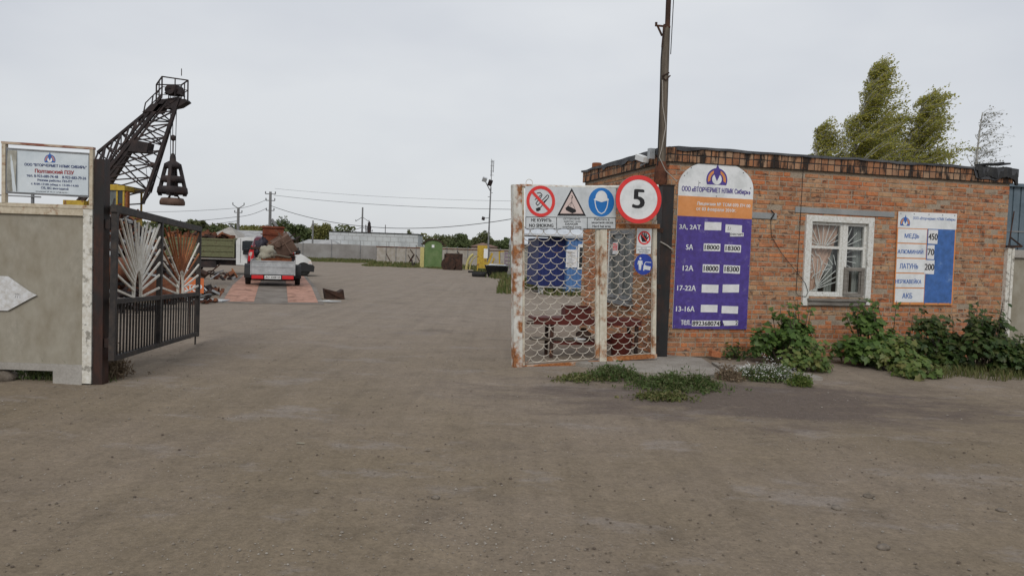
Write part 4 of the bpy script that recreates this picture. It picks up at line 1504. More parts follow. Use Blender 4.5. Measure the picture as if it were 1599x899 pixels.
def fan(c, a, b, mats):
    mb = MB()
    zb, zt = .935, 1.83
    n_ = 8
    arch = [(c - .13 * cos(pi * i / 18), zb + .33 * sin(pi * i / 18) ** .8) for i in range(19)]
    for i in range(18): mb.bar((arch[i][0], -.012, arch[i][1]), (arch[i + 1][0], -.012, arch[i + 1][1]), .03, .03, up=(0, 1, 0))
    tips = []
    for i in range(5): tips.append((a + .02, zb + .10 + .165 * i))
    for i in range(10): tips.append((a + .08 + (b - a - .16) * i / 9, zt - .01 + .04 * sin(i * 2.3)))
    for i in range(5): tips.append((b - .02, zb + .10 + .165 * (4 - i)))
    for i, (tx, tz) in enumerate(tips):
        s_ = (i + .5) / len(tips)
        k = arch[min(18, int(s_ * 18.99))]
        if mats is FAN_RUST: mb.mi = 1 if i in (3, 5, 6, 7, 8, 9, 10, 11, 12, 13, 14, 16) else 0
        mb.bar((k[0], -.014 - .003 * (i % 3), k[1]), (tx, -.012 - .003 * (i % 3), tz), .024, .018, up=(0, 1, 0))
    return mb
part('fan_grille', fan(.78, .06, 1.66, FAN_WHITE), FAN_WHITE, lg, 'greyish white fan of iron rays round a small arch')
part('fan_grille', fan(2.66, 1.73, 3.68, FAN_RUST), [FAN_WHITE, RUST_BRIGHT], lg, 'fan of iron rays rusted orange in the middle')
so_ = thing('stop_sign', 'small orange board reading STOP at the free end of the fan gate', 'sign', (-5.22, 12.5, .87), R(4))
m1 = MB()
m1.bb(-.17, .17, 0, .01, -.125, .125)
part('board', m1, STOPORANGE, so_)
lettering(so_, 'STOP', WHITE_SIGN, -.13, .14, -.10, .015, -.0015, .02)
m1 = MB()
m1.bar((-.05, .02, -.87), (-.05, .02, .1), .025)
part('stand', m1, RUST_DARK, so_)

# ================================================================== BEHIND THE RIGHT GATE
wb = thing('workbench', 'dark red oil painted metal bench standing behind the scale mesh gate', 'bench', (.34, 11.75, 0), R(9))
m1 = MB()
m1.bb(0, 1.72, -.05, .42, .565, .60)
m1.bb(.0, 1.72, -.06, -.051, .50, .605)
part('top', m1, BENCHRED, wb)
for x_, y_ in ((.30, -.02), (1.66, -.02), (.30, .38), (1.66, .38)):
    m1 = MB()
    m1.bb(x_ - .025, x_ + .025, y_ - .025, y_ + .025, -.04, .564)
    part('leg', m1, RUST_DARK, wb)
m1 = MB()
m1.bb(.326, 1.634, -.03, .0, .19, .24)
m1.bb(.326, 1.634, .37, .40, .19, .24)
part('lower_rail', m1, BENCHRED, wb)
m1 = MB()
m1.bb(-.10, .0, -.03, .02, .50, .55)
part('peg', m1, RUST_DARK, wb)
m1 = MB()
m1.bb(0, .42, 0, .30, 0, .012)
m1.bb(0, .42, .2885, .30, .0125, .17)
m1.bb(0, .012, .0, .288, .0125, .17)
m1.bb(.408, .42, .0, .288, .0125, .17)
m1.bb(.0125, .4075, .0, .012, .0125, .12)
solo('metal_tray', m1, BENCHRED, 'dark red open metal box resting on the red bench', 'box', (.85, 11.95, .60), R(9))
m1 = MB()
m1.lathe([(.13, 0), (.15, .02), (.175, .36), (.185, .375), (.17, .375), (.145, .03), (.0, .03)], 20)
solo('bucket', m1, BENCHRED, 'dark red bucket standing under the right end of the red bench', 'bucket', (1.73, 11.86, 0), 0)
m1 = MB()
m1.lathe([(.10, 0), (.12, .03), (.12, .12), (.05, .17), (.04, .2)], 16)
solo('canister', m1, RUST_DARK, 'small dark canister on the lower shelf under the red bench', 'canister', (1.15, 12.0, .24), 0)
m1 = MB()
m1.lathe([(.05, 0), (.09, .04), (.10, .05), (.08, .05), (.0, .01)], 16)
solo('bowl', m1, WHITE, 'small white bowl under the red bench', 'bowl', (1.08, 11.82, .24), 0)
m1 = MB()
m1.bb(0, .8, .05, .33, .2405, .262)
part('shelf_board', m1, WOODPLANK, wb)

# ---- blue booth farther back
bt = thing('guard_booth', 'blue sheet metal booth with white window and pale roof seen through the gate', 'booth', (2.12, 30.0, 0), R(12))
m1 = MB()
m1.bb(-1.08, -.001, .30, 2.2, .30, 2.17)
for k in range(8): m1.bb(-1.07 + k * .135, -.99 + k * .135, .28, .2995, .32, 2.15)
part('side_wall', m1, BLUE_SHADED, bt)
m1 = MB()
m1.bb(0, 2.6, 0, 2.2, .10, 2.20)
for k in range(18): m1.bb(.01 + k * .14, .10 + k * .14, -.02, -.0005, .12, 2.18)
part('front_wall', m1, BLUE_LIGHT, bt)
m1 = MB()
m1.bb(.42, .48, -.05, -.021, 1.0, 1.98)
m1.bb(1.30, 1.36, -.05, -.021, 1.0, 1.98)
m1.bb(.4805, 1.2995, -.05, -.021, 1.0, 1.06)
m1.bb(.4805, 1.2995, -.05, -.021, 1.86, 1.98)
wo = part('window', m1, WHITE, bt)
m1 = MB()
m1.bb(.4805, 1.2995, -.035, -.022, 1.0605, 1.8595)
part('pane', m1, DARKGLASS, wo)
m1 = MB()
m1.bb(-.05, .40, -.04, -.022, 1.06, 1.76)
nt = part('notice_board', m1, PAPER, bt)
m1 = MB()
for k in range(11): m1.bb(-.01, .20 + .15 * ((k * 7) % 5) / 5, -.043, -.0405, 1.12 + k * .055, 1.135 + k * .055)
part('notice_lines', m1, GREYMETAL, nt)
m1 = MB()
m1.bb(-1.6, 2.7, -.15, 2.4, 2.25, 2.33)
m1.bb(-.2, 2.7, -.12, 2.3, 2.2005, 2.2495)
part('roof', m1, ROOFWHITE, bt)
m1 = MB()
for x_ in (-1.0, .1, 1.2, 2.4): m1.bb(x_, x_ + .16, .3, .5, -.05, .1 if x_ > 0 else .3)
part('foot', m1, STEEL, bt)
m1 = MB()
m1.bar((-1.1, .25, .27), (.6, -.1, .25), .05)
part('sill_rail', m1, STEEL, bt)
pw = thing('house', 'pale low house with white roof behind the green fence', 'house', (.2, 52, 0), R(6))
m1 = MB()
m1.bb(0, 6, 0, 5, 0, 2.1)
part('wall', m1, CONC_PALE, pw)
m1 = MB()
m1.prism([(-.3, 2.1), (6.3, 2.1), (6.3, 2.2), (-.3, 2.2)], -.4, -.3)
m1.prism([(-.4, 2.101), (5.4, 2.101), (2.5, 3.4)], 0, 6, 'YZ')
part('roof', m1, ROOFWHITE, pw)
gf = thing('mesh_fence', 'grey green picket fence beside the blue booth', 'fence', (-.25, 44, 0), R(4))
m1 = MB()
for k in range(34): m1.bar((k * .1, 0, .1), (k * .1, 0, 1.78), .028)
part('picket_row', m1, noisy('grey green paint', [(.16, .18, .13), (.24, .25, .18)], 2, .8, 0, .1, 20, .2), gf)
m1 = MB()
m1.bar((-.05, .03, 1.55), (3.5, .03, 1.55), .06)
m1.bar((-.05, .03, .35), (3.5, .03, .35), .06)
part('rail', m1, GREYMETAL, gf)

# ================================================================== SCRAP, CRANE
def junk(mb, n, cx, cy, rx, ry, h, seed, rz=0, big=1.0, nm=6):
    q = random.Random(seed)
    for i in range(n):
        a, rr_ = q.random() * 6.283, sqrt(q.random())
        x, y = rx * rr_ * cos(a), ry * rr_ * sin(a)
        top = h * max(.12, 1 - rr_ ** 1.6)
        z = top * (q.random() ** .45)
        p = V((cx + x * cos(rz) - y * sin(rz), cy + x * sin(rz) + y * cos(rz), z))
        mb.mi = q.choice([0, 0, 0, 0, 1, 1, 1, 2, 3, 3, 4, 5, 5])
        t = q.random()
        rot = M.Rotation(q.random() * 6.28, 3, 'Z') @ M.Rotation(q.uniform(-.9, .9), 3, 'X') @ M.Rotation(q.uniform(-.9, .9), 3, 'Y')
        if t < .35:
            L = q.uniform(.5, 1.5) * big
            d = rot @ V((L / 2, 0, 0))
            mb.bar(p - d, p + d, q.uniform(.03, .09), q.uniform(.03, .07))
        elif t < .6:
            sx, sy = q.uniform(.25, .7) * big, q.uniform(.2, .5) * big
            k = 4
            vv = []
            bend = q.uniform(-.5, .5)
            for jj in range(k + 1):
                for ii in range(2):
                    u = jj / k - .5
                    vv.append(p + rot @ V((u * sx, (ii - .5) * sy, bend * (u * u) * sx * 2)))
            mb.add(vv, [(2 * jj, 2 * jj + 1, 2 * jj + 3, 2 * jj + 2) for jj in range(k)])
        elif t < .8:
            mb.box(p, (q.uniform(.15, .5) * big, q.uniform(.12, .4) * big, q.uniform(.08, .3) * big), rot)
        elif t < .92:
            L = q.uniform(.3, .9) * big
            d = rot @ V((L / 2, 0, 0))
            mb.tube([p - d, p + d], q.uniform(.03, .12) * big, 9)
        else:
            r = q.uniform(.12, .3) * big
            pts = [p + rot @ V((r * cos(t_), r * sin(t_), 0)) for t_ in [i_ * 2 * pi / 12 for i_ in range(12)]]
            mb.tube(pts + [pts[0]], .025, 5, False)
SCRAPMATS = [RUST_DARK, RUST, RUST_BRIGHT, GREYMETAL, STEEL, IRON]
sp = MB()
junk(sp, 1500, -10.7, 20.0, 1.75, 3.9, 2.5, 11, R(16), .85)
junk(sp, 260, -13.0, 23.5, 2.4, 2.4, 2.4, 12, R(16))
junk(sp, 110, -9.2, 17.6, .9, 1.6, .7, 13, R(16), .8)
struct('scrap_heap', sp, SCRAPMATS, kind='stuff')
m1 = MB()
m1.tube([(-.75, 0, .28), (.75, .1, .28)], .28, 18)
m1.tube([(.76, .1, .28), (.80, .1, .28)], .10, 10)
solo('steel_drum', m1, RUST, 'rusted drum lying in front of the scrap heap behind the first fan', 'drum', (-9.15, 16.9, .62), R(30))
m1 = MB()
m1.box((0, 0, .05), (2.6, .14, .09))
solo('plank', m1, WOODPLANK, 'grey wooden beam lying along the front of the scrap heap', 'beam', (-8.6, 15.6, .28), R(12))
m1 = MB()
m1.prism([(-.5, 0), (.45, .03), (.6, .45), (.1, .7), (-.45, .55)], 0, .02)
solo('steel_sheet', m1, STEEL, 'pale crumpled steel sheet standing in the scrap heap', 'sheet', (-9.9, 17.9, .75), R(20))
m1 = MB()
m1.prism([(-.42, 0), (.5, .0), (.42, .40), (-.35, .46)], 0, .05)
m1.bb(-.4, .45, .051, .4, .0, .05)
solo('rusty_hatch', m1, RUST, 'rusted steel hatch leaning on the scrap heap behind the second fan', 'hatch', (-8.05, 17.4, .3), R(14))

# ---- crane
CY = 25.0
cr_ = thing('crane', 'old dark lattice boom crane with yellow cab towering over the scrap', 'crane', (-13.0, CY, 0), 0)
def C_(x, z, dy=0): return V((x + 13.0, dy, z))
# chords of the boom
A0, A1 = C_(-14.3, 4.50, 1.3), C_(-11.78, 6.20, .5)
B0, B1 = C_(-14.25, 2.55, 0), C_(-11.45, 6.12, .0)
D0, D1 = C_(-12.12, 2.75, 0), C_(-10.98, 6.22, .0)
E0, E1 = C_(-12.5, 3.2, 1.3), C_(-11.2, 6.3, .5)
m1 = MB()
for a, b, t in ((A0, A1, .085), (B0, B1, .10), (D0, D1, .09), (E0, E1, .075)): m1.bar(a, b, t)
m1.bar(B0 + V((-.10, 0, .1)), B1 + V((-.10, 0, .1)), .06)
m1.bar(B0 + V((.16, 0, -.05)), B1 + V((.10, 0, -.05)), .05)
n_ = 8
def lerp(a, b, t): return a + (b - a) * t
for i in range(n_ + 1):
    t = i / n_
    P = [lerp(A0, A1, t), lerp(B0, B1, t), lerp(D0, D1, t), lerp(E0, E1, t)]
    for u, v_ in ((0, 1), (1, 2), (2, 3), (3, 0)): m1.bar(P[u], P[v_], .04)
    if i < n_:
        t2 = (i + 1) / n_
        Q = [lerp(A0, A1, t2), lerp(B0, B1, t2), lerp(D0, D1, t2), lerp(E0, E1, t2)]
        for u, v_ in ((0, 1), (1, 2), (2, 3), (3, 0)):
            if (i + u) % 2: m1.bar(P[u], Q[v_], .042)
            else: m1.bar(P[v_], Q[u], .042)
        if i % 2: m1.bar(P[1], Q[2], .04); m1.bar(P[2], Q[1], .04)
part('boom', m1, IRON, cr_)
m1 = MB()
m1.prism([(x + 13, z) for x, z in ((-12.62, 4.42), (-11.98, 4.40), (-11.92, 4.72), (-12.42, 4.80))], -.08, .35)
m1.prism([(x + 13, z) for x, z in ((-12.15, 5.70), (-11.65, 5.74), (-11.5, 5.98), (-11.8, 5.98))], -.05, .45)
m1.prism([(x + 13, z) for x, z in ((-13.9, 2.7), (-13.6, 2.7), (-12.5, 4.5), (-12.7, 4.55))], .0, .2)
part('web_plate', m1, IRON, cr_)
# head platform, sheaves, railings
m1 = MB()
m1.prism([(x + 13, z) for x, z in ((-11.80, 5.98), (-11.35, 5.84), (-10.98, 5.93), (-10.72, 6.10), (-10.78, 6.17), (-11.3, 6.19), (-11.75, 6.05))], -.0, .35)
m1.prism([(x + 13, z) for x, z in ((-11.45, 6.32), (-11.2, 6.60), (-11.02, 6.60), (-10.95, 6.31))], -.05, .4)
part('head', m1, IRON, cr_)
m1 = MB()
for dy in (.05, .3): m1.lathe([(.03, -.03), (.13, -.03), (.15, -.035), (.15, .035), (.13, .03), (.03, .03)], 20, C_(-11.22, 6.42, dy - .2), 'Y')
part('sheave', m1, IRON, cr_)
m1 = MB()
ft = [C_(-11.86, 6.02, .30), C_(-11.40, 6.16, -.3), C_(-10.72, 6.14, .05), C_(-11.2, 6.1, .65)]
for i in range(4):
    a, b = ft[i], ft[(i + 1) % 4]
    h = V((0, 0, .64))
    m1.bar(a, a + h, .035)
    m1.bar(a + h, b + h, .035)
    m1.bar(a + h * .5, b + h * .5, .02)
    mdl = (a + b) / 2
    m1.bar(mdl, mdl + h, .028)
tr = [C_(-12.62, 5.55, .9), C_(-12.28, 5.85, .8), C_(-11.9, 6.15, .7)]
up = [C_(-12.50, 6.16, .9), C_(-12.2, 6.40, .8), C_(-11.85, 6.68, .7)]
for a, b in zip(tr, up): m1.bar(a, b, .03)
for s_ in (tr, up, [lerp(a, b, .5) for a, b in zip(tr, up)]):
    m1.bar(s_[0], s_[1], .026)
    m1.bar(s_[1], s_[2], .026)
m1.bar(C_(-11.0, 6.95, .2), C_(-11.0, 7.18, .2), .02)
part('railing', m1, IRON, cr_)
# cab and its yellow machinery deck
m1 = MB()
x0, x1 = -13.55 + 13, -12.42 + 13
zb, zt = 1.95, 3.27
m1.bb(x0, x1, -.6, .6, zb, 2.52)
for x_ in (x0, x0 + .19, x0 + .55, x0 + .87, x1 - .05): m1.bb(x_, x_ + .05, -.6, -.55, 2.5205, 3.12)
m1.bb(x0, x0 + .05, .55, .6, 2.5205, 3.12)
m1.bb(x1 - .05, x1, .55, .6, 2.5205, 3.12)
m1.bb(x0 - .03, x1 + .03, -.64, .64, 3.1205, 3.27)
m1.bb(x0 + .1, x1 - .3, -.4, .4, 3.2705, 3.31)
cb = part('cab', m1, YELLOW, cr_)
for a, b in ((.055, .185), (.245, .545), (.605, .865), (.925, 1.085)):
    m1 = MB()
    m1.bb(x0 + a, x0 + b, -.575, -.565, 2.5205, 3.12)
    part('pane', m1, GLASS_DUSTY if a in (.055, .605) else DARKGLASS, cb)
m1 = MB()
m1.bb(x1 + .002, x1 + .08, -.55, -.4, 2.0, 3.1)
part('rusty_pillar', m1, RUST_BRIGHT, cb)
m1 = MB()
m1.bb(-1.25, x0 - .04, -.8, 1.4, 1.2, 2.75)
part('engine_house', m1, YELLOW, cr_)
m1 = MB()
m1.bb(x0 - .0395, x1 + .1, -.5, 1.4, 1.05, 1.9495)
part('machine_deck', m1, RUST_DARK, cr_)
m1 = MB()
m1.bb(-1.3, 1.2, -1.2, -.75, .0, .75)
m1.bb(-1.3, 1.2, 1.0, 1.5, .0, .75)
m1.bb(-1.0, 1.0, -.74, .99, .4, 1.04)
part('crawler_base', m1, IRON, cr_)
# hoist ropes
m1 = MB()
for dx, dz in ((-.10, 4.35), (-.02, 5.0), (.10, 4.35)): m1.tube([C_(-11.2 + dx, 6.3, .1), C_(-11.2 + dx * .8, dz, .1)], .012, 4)
m1.tube([C_(-12.05, 4.15, 0), C_(-11.95, 3.3, 0), C_(-11.95, 2.95, 0)], .008, 4)
m1.tube([C_(-12.05, 4.1, 0), C_(-11.75, 3.75, 0), C_(-11.55, 3.55, 0)], .008, 4)
part('hoist_rope', m1, CABLE, cr_)
# grab hanging from the ropes
gb = thing('orange_peel_grab', 'heavy rusty scrap grab hanging from the crane ropes', 'grab', (-11.2, CY + .1, 0), 0)
m1 = MB()
m1.lathe([(.04, 4.42), (.09, 4.32), (.10, 4.18), (.26, 4.08), (.28, 3.95), (.16, 3.92)], 14)
m1.tube([(0, 0, 4.95), (0, 0, 4.40)], .02, 6)
m1.lathe([(.02, 5.02), (.085, 4.98), (.085, 4.86), (.02, 4.82)], 10)
m1.lathe([(.06, 3.92), (.07, 3.5), (.06, 3.05)], 12)
part('head', m1, IRON, gb)
m1 = MB()
m1.lathe([(.31, 3.68), (.345, 3.66), (.37, 3.50), (.33, 3.48)], 20, cap=False)
part('band', m1, IRON, gb)
m1 = MB()
m1.lathe([(.425, 3.34), (.455, 3.30), (.475, 3.14), (.44, 3.10), (.40, 3.12)], 20, cap=False)
part('skirt', m1, IRON, gb)
for k in range(4):
    t_ = k * pi / 2 + .12
    m1 = MB()
    d, nrm = V((cos(t_), sin(t_), 0)), V((-sin(t_), cos(t_), 0))
    prof = [(.26, 4.06, .10), (.34, 3.72, .10), (.41, 3.40, .11), (.465, 3.16, .14), (.43, 3.04, .10)]
    for (ra, za, wa), (rb_, zb_, wb_) in zip(prof[:-1], prof[1:]):
        vv = []
        for r_, z_, w_ in ((ra, za, wa), (rb_, zb_, wb_)):
            for rr_ in (r_, r_ - .10):
                for s_ in (-1, 1): vv.append(d * rr_ + nrm * s_ * w_ / 2 + V((0, 0, z_)))
        m1.add(vv, [(0, 1, 5, 4), (2, 6, 7, 3), (0, 4, 6, 2), (1, 3, 7, 5), (0, 2, 3, 1), (4, 5, 7, 6)])
    part('claw', m1, IRON, gb)
mg = thing('lifting_magnet', 'flat round lifting magnet plate hanging on chains under the grab', 'magnet', (-11.2, CY + .1, 0), 0)
m1 = MB()
m1.lathe([(.30, 2.97), (.34, 2.96), (.385, 2.86), (.385, 2.76), (.36, 2.74), (0.0, 2.74)], 28)
m1.add([(.30 * cos(2 * pi * i / 28), .30 * sin(2 * pi * i / 28), 2.97) for i in range(28)], [tuple(range(28))])
part('plate', m1, noisy('brown magnet steel', [(.09, .055, .04), (.16, .10, .075)], 4, .8, 0, .3, 30, .2), mg)
m1 = MB()
for t_ in (.5, 2.6, 4.7): m1.tube([(.22 * cos(t_), .22 * sin(t_), 2.96), (.10 * cos(t_), .10 * sin(t_), 3.12), (0.03 * cos(t_), .03 * sin(t_), 3.3)], .028, 6)
part('chain', m1, IRON, mg)

# ================================================================== WEIGHBRIDGE
YZ = R(17)
ws = thing('weighbridge', 'low vehicle weighing platform with faded red wheel plates', 'weighing platform', (-6.43, 20.4, 0), YZ)
m1 = MB()
m1.prism([(-.0, 0), (5.0, .20), (13.8, .20), (13.8, -.05), (0, -.05)], -1.38, 1.38, 'YZ')
part('frame', m1, SCALEGREY, ws)
for xa, xb in ((-1.24, -.44), (.44, 1.24)):
    m1 = MB()
    m1.add([(xa, .3, .018), (xb, .3, .018), (xb, 4.99, .206), (xa, 4.99, .206)], [(0, 1, 2, 3)])
    m1.bb(xa, xb, 5.03, 9.2, .202, .209)
    m1.bb(xa, xb, 9.23, 13.6, .202, .209)
    part('wheel_plate', m1, SCALEPINK, ws)
m1 = MB()
m1.add([(-.42, .2, .012), (.42, .2, .012), (.42, 4.99, .204), (-.42, 4.99, .204)], [(0, 1, 2, 3)])
m1.bb(-.42, .42, 5.03, 13.6, .2015, .207)
part('centre_plate', m1, SCALEGREY, ws)

def yard(x, y):
    """platform coordinates to world"""
    return V((-6.43 + x * cos(YZ) - y * sin(YZ), 20.4 + x * sin(YZ) + y * cos(YZ), 0))

def loft(mb, secs, close=True):
    n = len(secs[0])
    k = len(secs)
    vv = [p for s_ in secs for p in s_]
    fs = [(i * n + j, i * n + (j + 1) % n, (i + 1) * n + (j + 1) % n, (i + 1) * n + j) for i in range(k - 1) for j in range(n)]
    if close: fs += [tuple(range(n - 1, -1, -1)), tuple((k - 1) * n + j for j in range(n))]
    return mb.add(vv, fs)

def bevel(o, w_=.02, seg=2, ang=30):
    b = o.modifiers.new('bevel', 'BEVEL')
    b.width = w_
    b.segments = seg
    b.limit_method = 'ANGLE'
    b.angle_limit = R(ang)
    return o

def wheel(parent, c, r, w_, axis='X', rim=STEEL):
    m_ = MB()
    h = w_ / 2
    m_.lathe([(r * .58, -h), (r * .93, -h), (r, -h * .7), (r, h * .7), (r * .93, h), (r * .58, h)], 24, c, axis)
    wo_ = MB()
    o = part('wheel', m_, RUBBER, parent)
    m_ = MB()
    m_.lathe([(.001, -h * .6), (r * .3, -h * .75), (r * .58, -h * .9), (r * .58, h * .9), (r * .3, h * .75), (.001, h * .6)], 18, c, axis)
    part('rim', m_, rim, o)
    return o

# ---- trailer on the platform
tpos = yard(.0, 4.75)
tl_ = thing('trailer', 'small galvanised trailer on the weighing platform loaded with scrap', 'trailer', tpos + V((0, 0, .209)), YZ)
m1 = MB()
m1.bb(-.66, .66, 0, .025, .38, .80)
m1.bb(-.66, .66, -.012, -.0005, .62, .66)
m1.bb(-.68, .68, -.02, .03, .80, .83)
part('tailboard', m1, STEEL, tl_)
m1 = MB()
m1.bb(-.69, -.665, .0, 2.3, .36, .85)
m1.bb(.665, .69, .0, 2.3, .36, .85)
m1.bb(-.664, .664, 2.27, 2.3, .36, .85)
for x_ in (-.70, .69): m1.bb(x_, x_ + .012, .0, .05, .36, 1.05)
part('side_board', m1, STEEL, tl_)
m1 = MB()
m1.bb(-.664, .664, .026, 2.269, .36, .39)
m1.bb(-.5, .5, .3, 2.2, .26, .3595)
m1.bar((-.3, 2.3, .33), (0, 3.5, .36), .07)
m1.bar((.3, 2.3, .33), (0, 3.5, .36), .07)
part('chassis', m1, PLASTIC, tl_)
m1 = MB()
m1.bb(-.66, .66, -.04, -.021, .215, .37)
lb = part('light_bar', m1, PLASTIC, tl_)
for xa, xb in ((-.655, -.29), (.29, .655)):
    m1 = MB()
    m1.bb(xa, xb, -.075, -.0405, .235, .355)
    bevel(part('tail_light', m1, LENSRED, lb), .012)
m1 = MB()
m1.bb(-.255, .255, -.055, -.0405, .238, .35)
np_ = part('number_plate', m1, WHITE, lb)
lettering(np_, 'АО 3308 55', INK, -.23, .23, .262, .328, -.0565, .015)
for s_ in (-1, 1):
    m1 = MB()
    c = V((s_ * .80, 1.05, .30))
    pts = [(1.05 + .40 * cos(t_), .30 + .40 * sin(t_)) for t_ in [(-.15 + (pi + .3) * i / 12) for i in range(13)]]
    for (ya, za), (yb, zb_) in zip(pts[:-1], pts[1:]): m1.bar((c.x, ya, za), (c.x, yb, zb_), .22, .015, up=(1, 0, 0)) if False else m1.add([(c.x - .11, ya, za), (c.x + .11, ya, za), (c.x + .11, yb, zb_), (c.x - .11, yb, zb_)], [(0, 1, 2, 3)])
    m1.prism([(a, b) for a, b in pts], c.x + s_ * .105, c.x + s_ * .112, 'YZ')
    part('mudguard', m1, PLASTIC, tl_)
    wheel(tl_, (s_ * .80, 1.05, .29), .29, .17)
LOADB = tpos + V((0, 0, .209))
def onload(x, y, z): return LOADB + M.Rotation(YZ, 3, 'Z') @ V((x, y, z))
m1 = MB()
m1.box((0, 0, 0), (.78, .62, .62), M.Rotation(R(-33), 3, 'Y') @ M.Rotation(R(12), 3, 'X'))
m1.box((-.05, -.33, .02), (.82, .02, .05), M.Rotation(R(-33), 3, 'Y'))
m1.box((.10, -.345, .10), (.05, .02, .80), M.Rotation(R(-33), 3, 'Y'))
m1.lathe([(.07, -.05), (.10, -.04), (.10, .04), (.05, .05)], 14, (-.12, -.36, .05), 'Y')
bevel(solo('stove_body', m1, noisy('brown stove iron', [(.075, .045, .032), (.12, .075, .055), (.16, .10, .075)], 3, .8, 0, .3, 30, .2), 'brown iron stove box tilted on the trailer load', 'stove', onload(.27, .75, 1.30), YZ), .015)
m1 = MB()
m1.bb(-.34, .34, -.25, .25, 0, .56)
m1.bb(-.42, .38, -.30, .28, .50, .535)
m1.bb(-.40, .36, -.28, .26, .26, .29)
m1.bb(-.10, .30, -.27, -.251, .30, .34)
solo('rusty_cabinet', m1, noisy('red brown rust', [(.12, .032, .018), (.19, .055, .028), (.24, .08, .04)], 3, .85, 0, .3, 30, .25), 'red brown rusty steel cabinet on top of the trailer load', 'cabinet', onload(-.03, 1.45, 1.42), YZ + R(3))
def lump(name, lab, cat, c, d, mat, seed, rz=0):
    mb = MB()
    vv, ff = [], []
    nu, nv_ = 22, 14
    for j in range(nv_ + 1):
        ph = pi * j / nv_
        for i in range(nu):
            t = 2 * pi * i / nu
            u = V((sin(ph) * cos(t), sin(ph) * sin(t), cos(ph)))
            k = 1 + .42 * mnoise.noise(u * 1.7 + V((seed, 0, 0))) + .26 * mnoise.noise(u * 4.5 + V((seed, 3, 0)))
            vv.append((u.x * k * d[0], u.y * k * d[1], u.z * k * d[2]))
    for j in range(nv_):
        for i in range(nu): ff.append((j * nu + i, (j + 1) * nu + i, (j + 1) * nu + (i + 1) % nu, j * nu + (i + 1) % nu))
    mb.smooth = True
    mb.add(vv, ff)
    return solo(name, mb, mat, lab, cat, c, rz)
lump('sack', 'pale canvas sack lying at the back of the trailer', 'sack', onload(-.20, .35, 1.05), (.27, .26, .25), SACK, 3.3)
lump('sack', 'second pale sack slumped low in the corner of the trailer', 'sack', onload(-.33, .5, .82), (.22, .24, .17), SACK, 8.1)
lump('tarpaulin', 'dark crumpled tarpaulin bundle on the left of the trailer load', 'tarpaulin', onload(-.36, .9, 1.20), (.20, .42, .36), TARP, 5.7)
m1 = MB()
m1.bb(-.46, .48, -.02, .12, 0, .20)
m1.bb(-.46, .48, -.03, -.0205, .02, .06)
solo('rusty_channel', m1, RUST_BRIGHT, 'orange rusty steel channel lying across the back of the trailer', 'channel', onload(.10, .14, .72), YZ)
m1 = MB()
m1.tube([(-.2, 0, 0), (0, -.04, .05), (.25, 0, .0), (.42, .02, -.02)], .035, 8)
solo('pipe_elbow', m1, WOODPLANK, 'bent pale pipe between the sack and the stove on the trailer', 'pipe', onload(.12, .1, .97), YZ)
junk_load = MB()
q = random.Random(5)
for i in range(30):
    p = V((q.uniform(-.1, .62), q.uniform(.5, 2.1), q.uniform(1.0, 1.62)))
    junk_load.mi = i % 3
    junk_load.bar(p, p + V((q.uniform(-.4, .4), q.uniform(-.4, .4), q.uniform(-.1, .3))), q.uniform(.03, .12), q.uniform(.02, .05))
for i in range(26):
    junk_load.mi = i % 3
    p = V((q.uniform(-.55, .55), q.uniform(.3, 2.1), q.uniform(.45, 1.25)))
    junk_load.box(p, (q.uniform(.2, .6), q.uniform(.1, .5), q.uniform(.05, .3)), M.Rotation(q.random() * 3, 3, 'Z') @ M.Rotation(q.uniform(-.5, .5), 3, 'X'))
o = struct('scrap_load', junk_load, [RUST_DARK, RUST, IRON], kind='stuff', loc=onload(0, 0, 0), rz=YZ)

# ---- cherry car in front of the trailer
cpos = yard(-.08, 8.4)
car = thing('parked_car', 'dark cherry hatchback car standing in front of the loaded trailer', 'car', cpos + V((0, 0, .209)), YZ)
def csec(y, zb, hw, zs, hr, zr, cr_=.06):
    """closed loop across the car at station y: sill, shoulder, roof"""
    L = [(hw * .93, zb), (hw, zb + .12), (hw, zs - .10), (hw * .97, zs), (hr + .03, zr - cr_), (hr - .04, zr)]
    return [V((x, y, z)) for x, z in L] + [V((-x, y, z)) for x, z in reversed(L)]
m1 = MB()
m1.smooth = False
secs = [csec(.0, .32, .78, .74, .74, .84, .04), csec(.06, .26, .84, .90, .70, 1.05), csec(.14, .24, .86, .96, .64, 1.30), csec(.34, .22, .87, .98, .60, 1.60), csec(.60, .22, .87, .98, .60, 1.66),
        csec(1.5, .2, .87, .97, .61, 1.68), csec(2.3, .2, .87, .95, .60, 1.62), csec(3.0, .22, .87, .93, .66, 1.08), csec(3.7, .26, .83, .86, .66, .93), csec(3.95, .34, .74, .70, .62, .74)]
loft(m1, secs)
o = part('body', m1, CARRED, car)
bevel(o, .03, 2, 20)
m1 = MB()
m1.add([(-.56, .10, 1.04), (.56, .10, 1.04), (.52, .285, 1.52), (-.52, .285, 1.52)], [(0, 1, 2, 3)])
part('rear_window', m1, DARKGLASS, car)
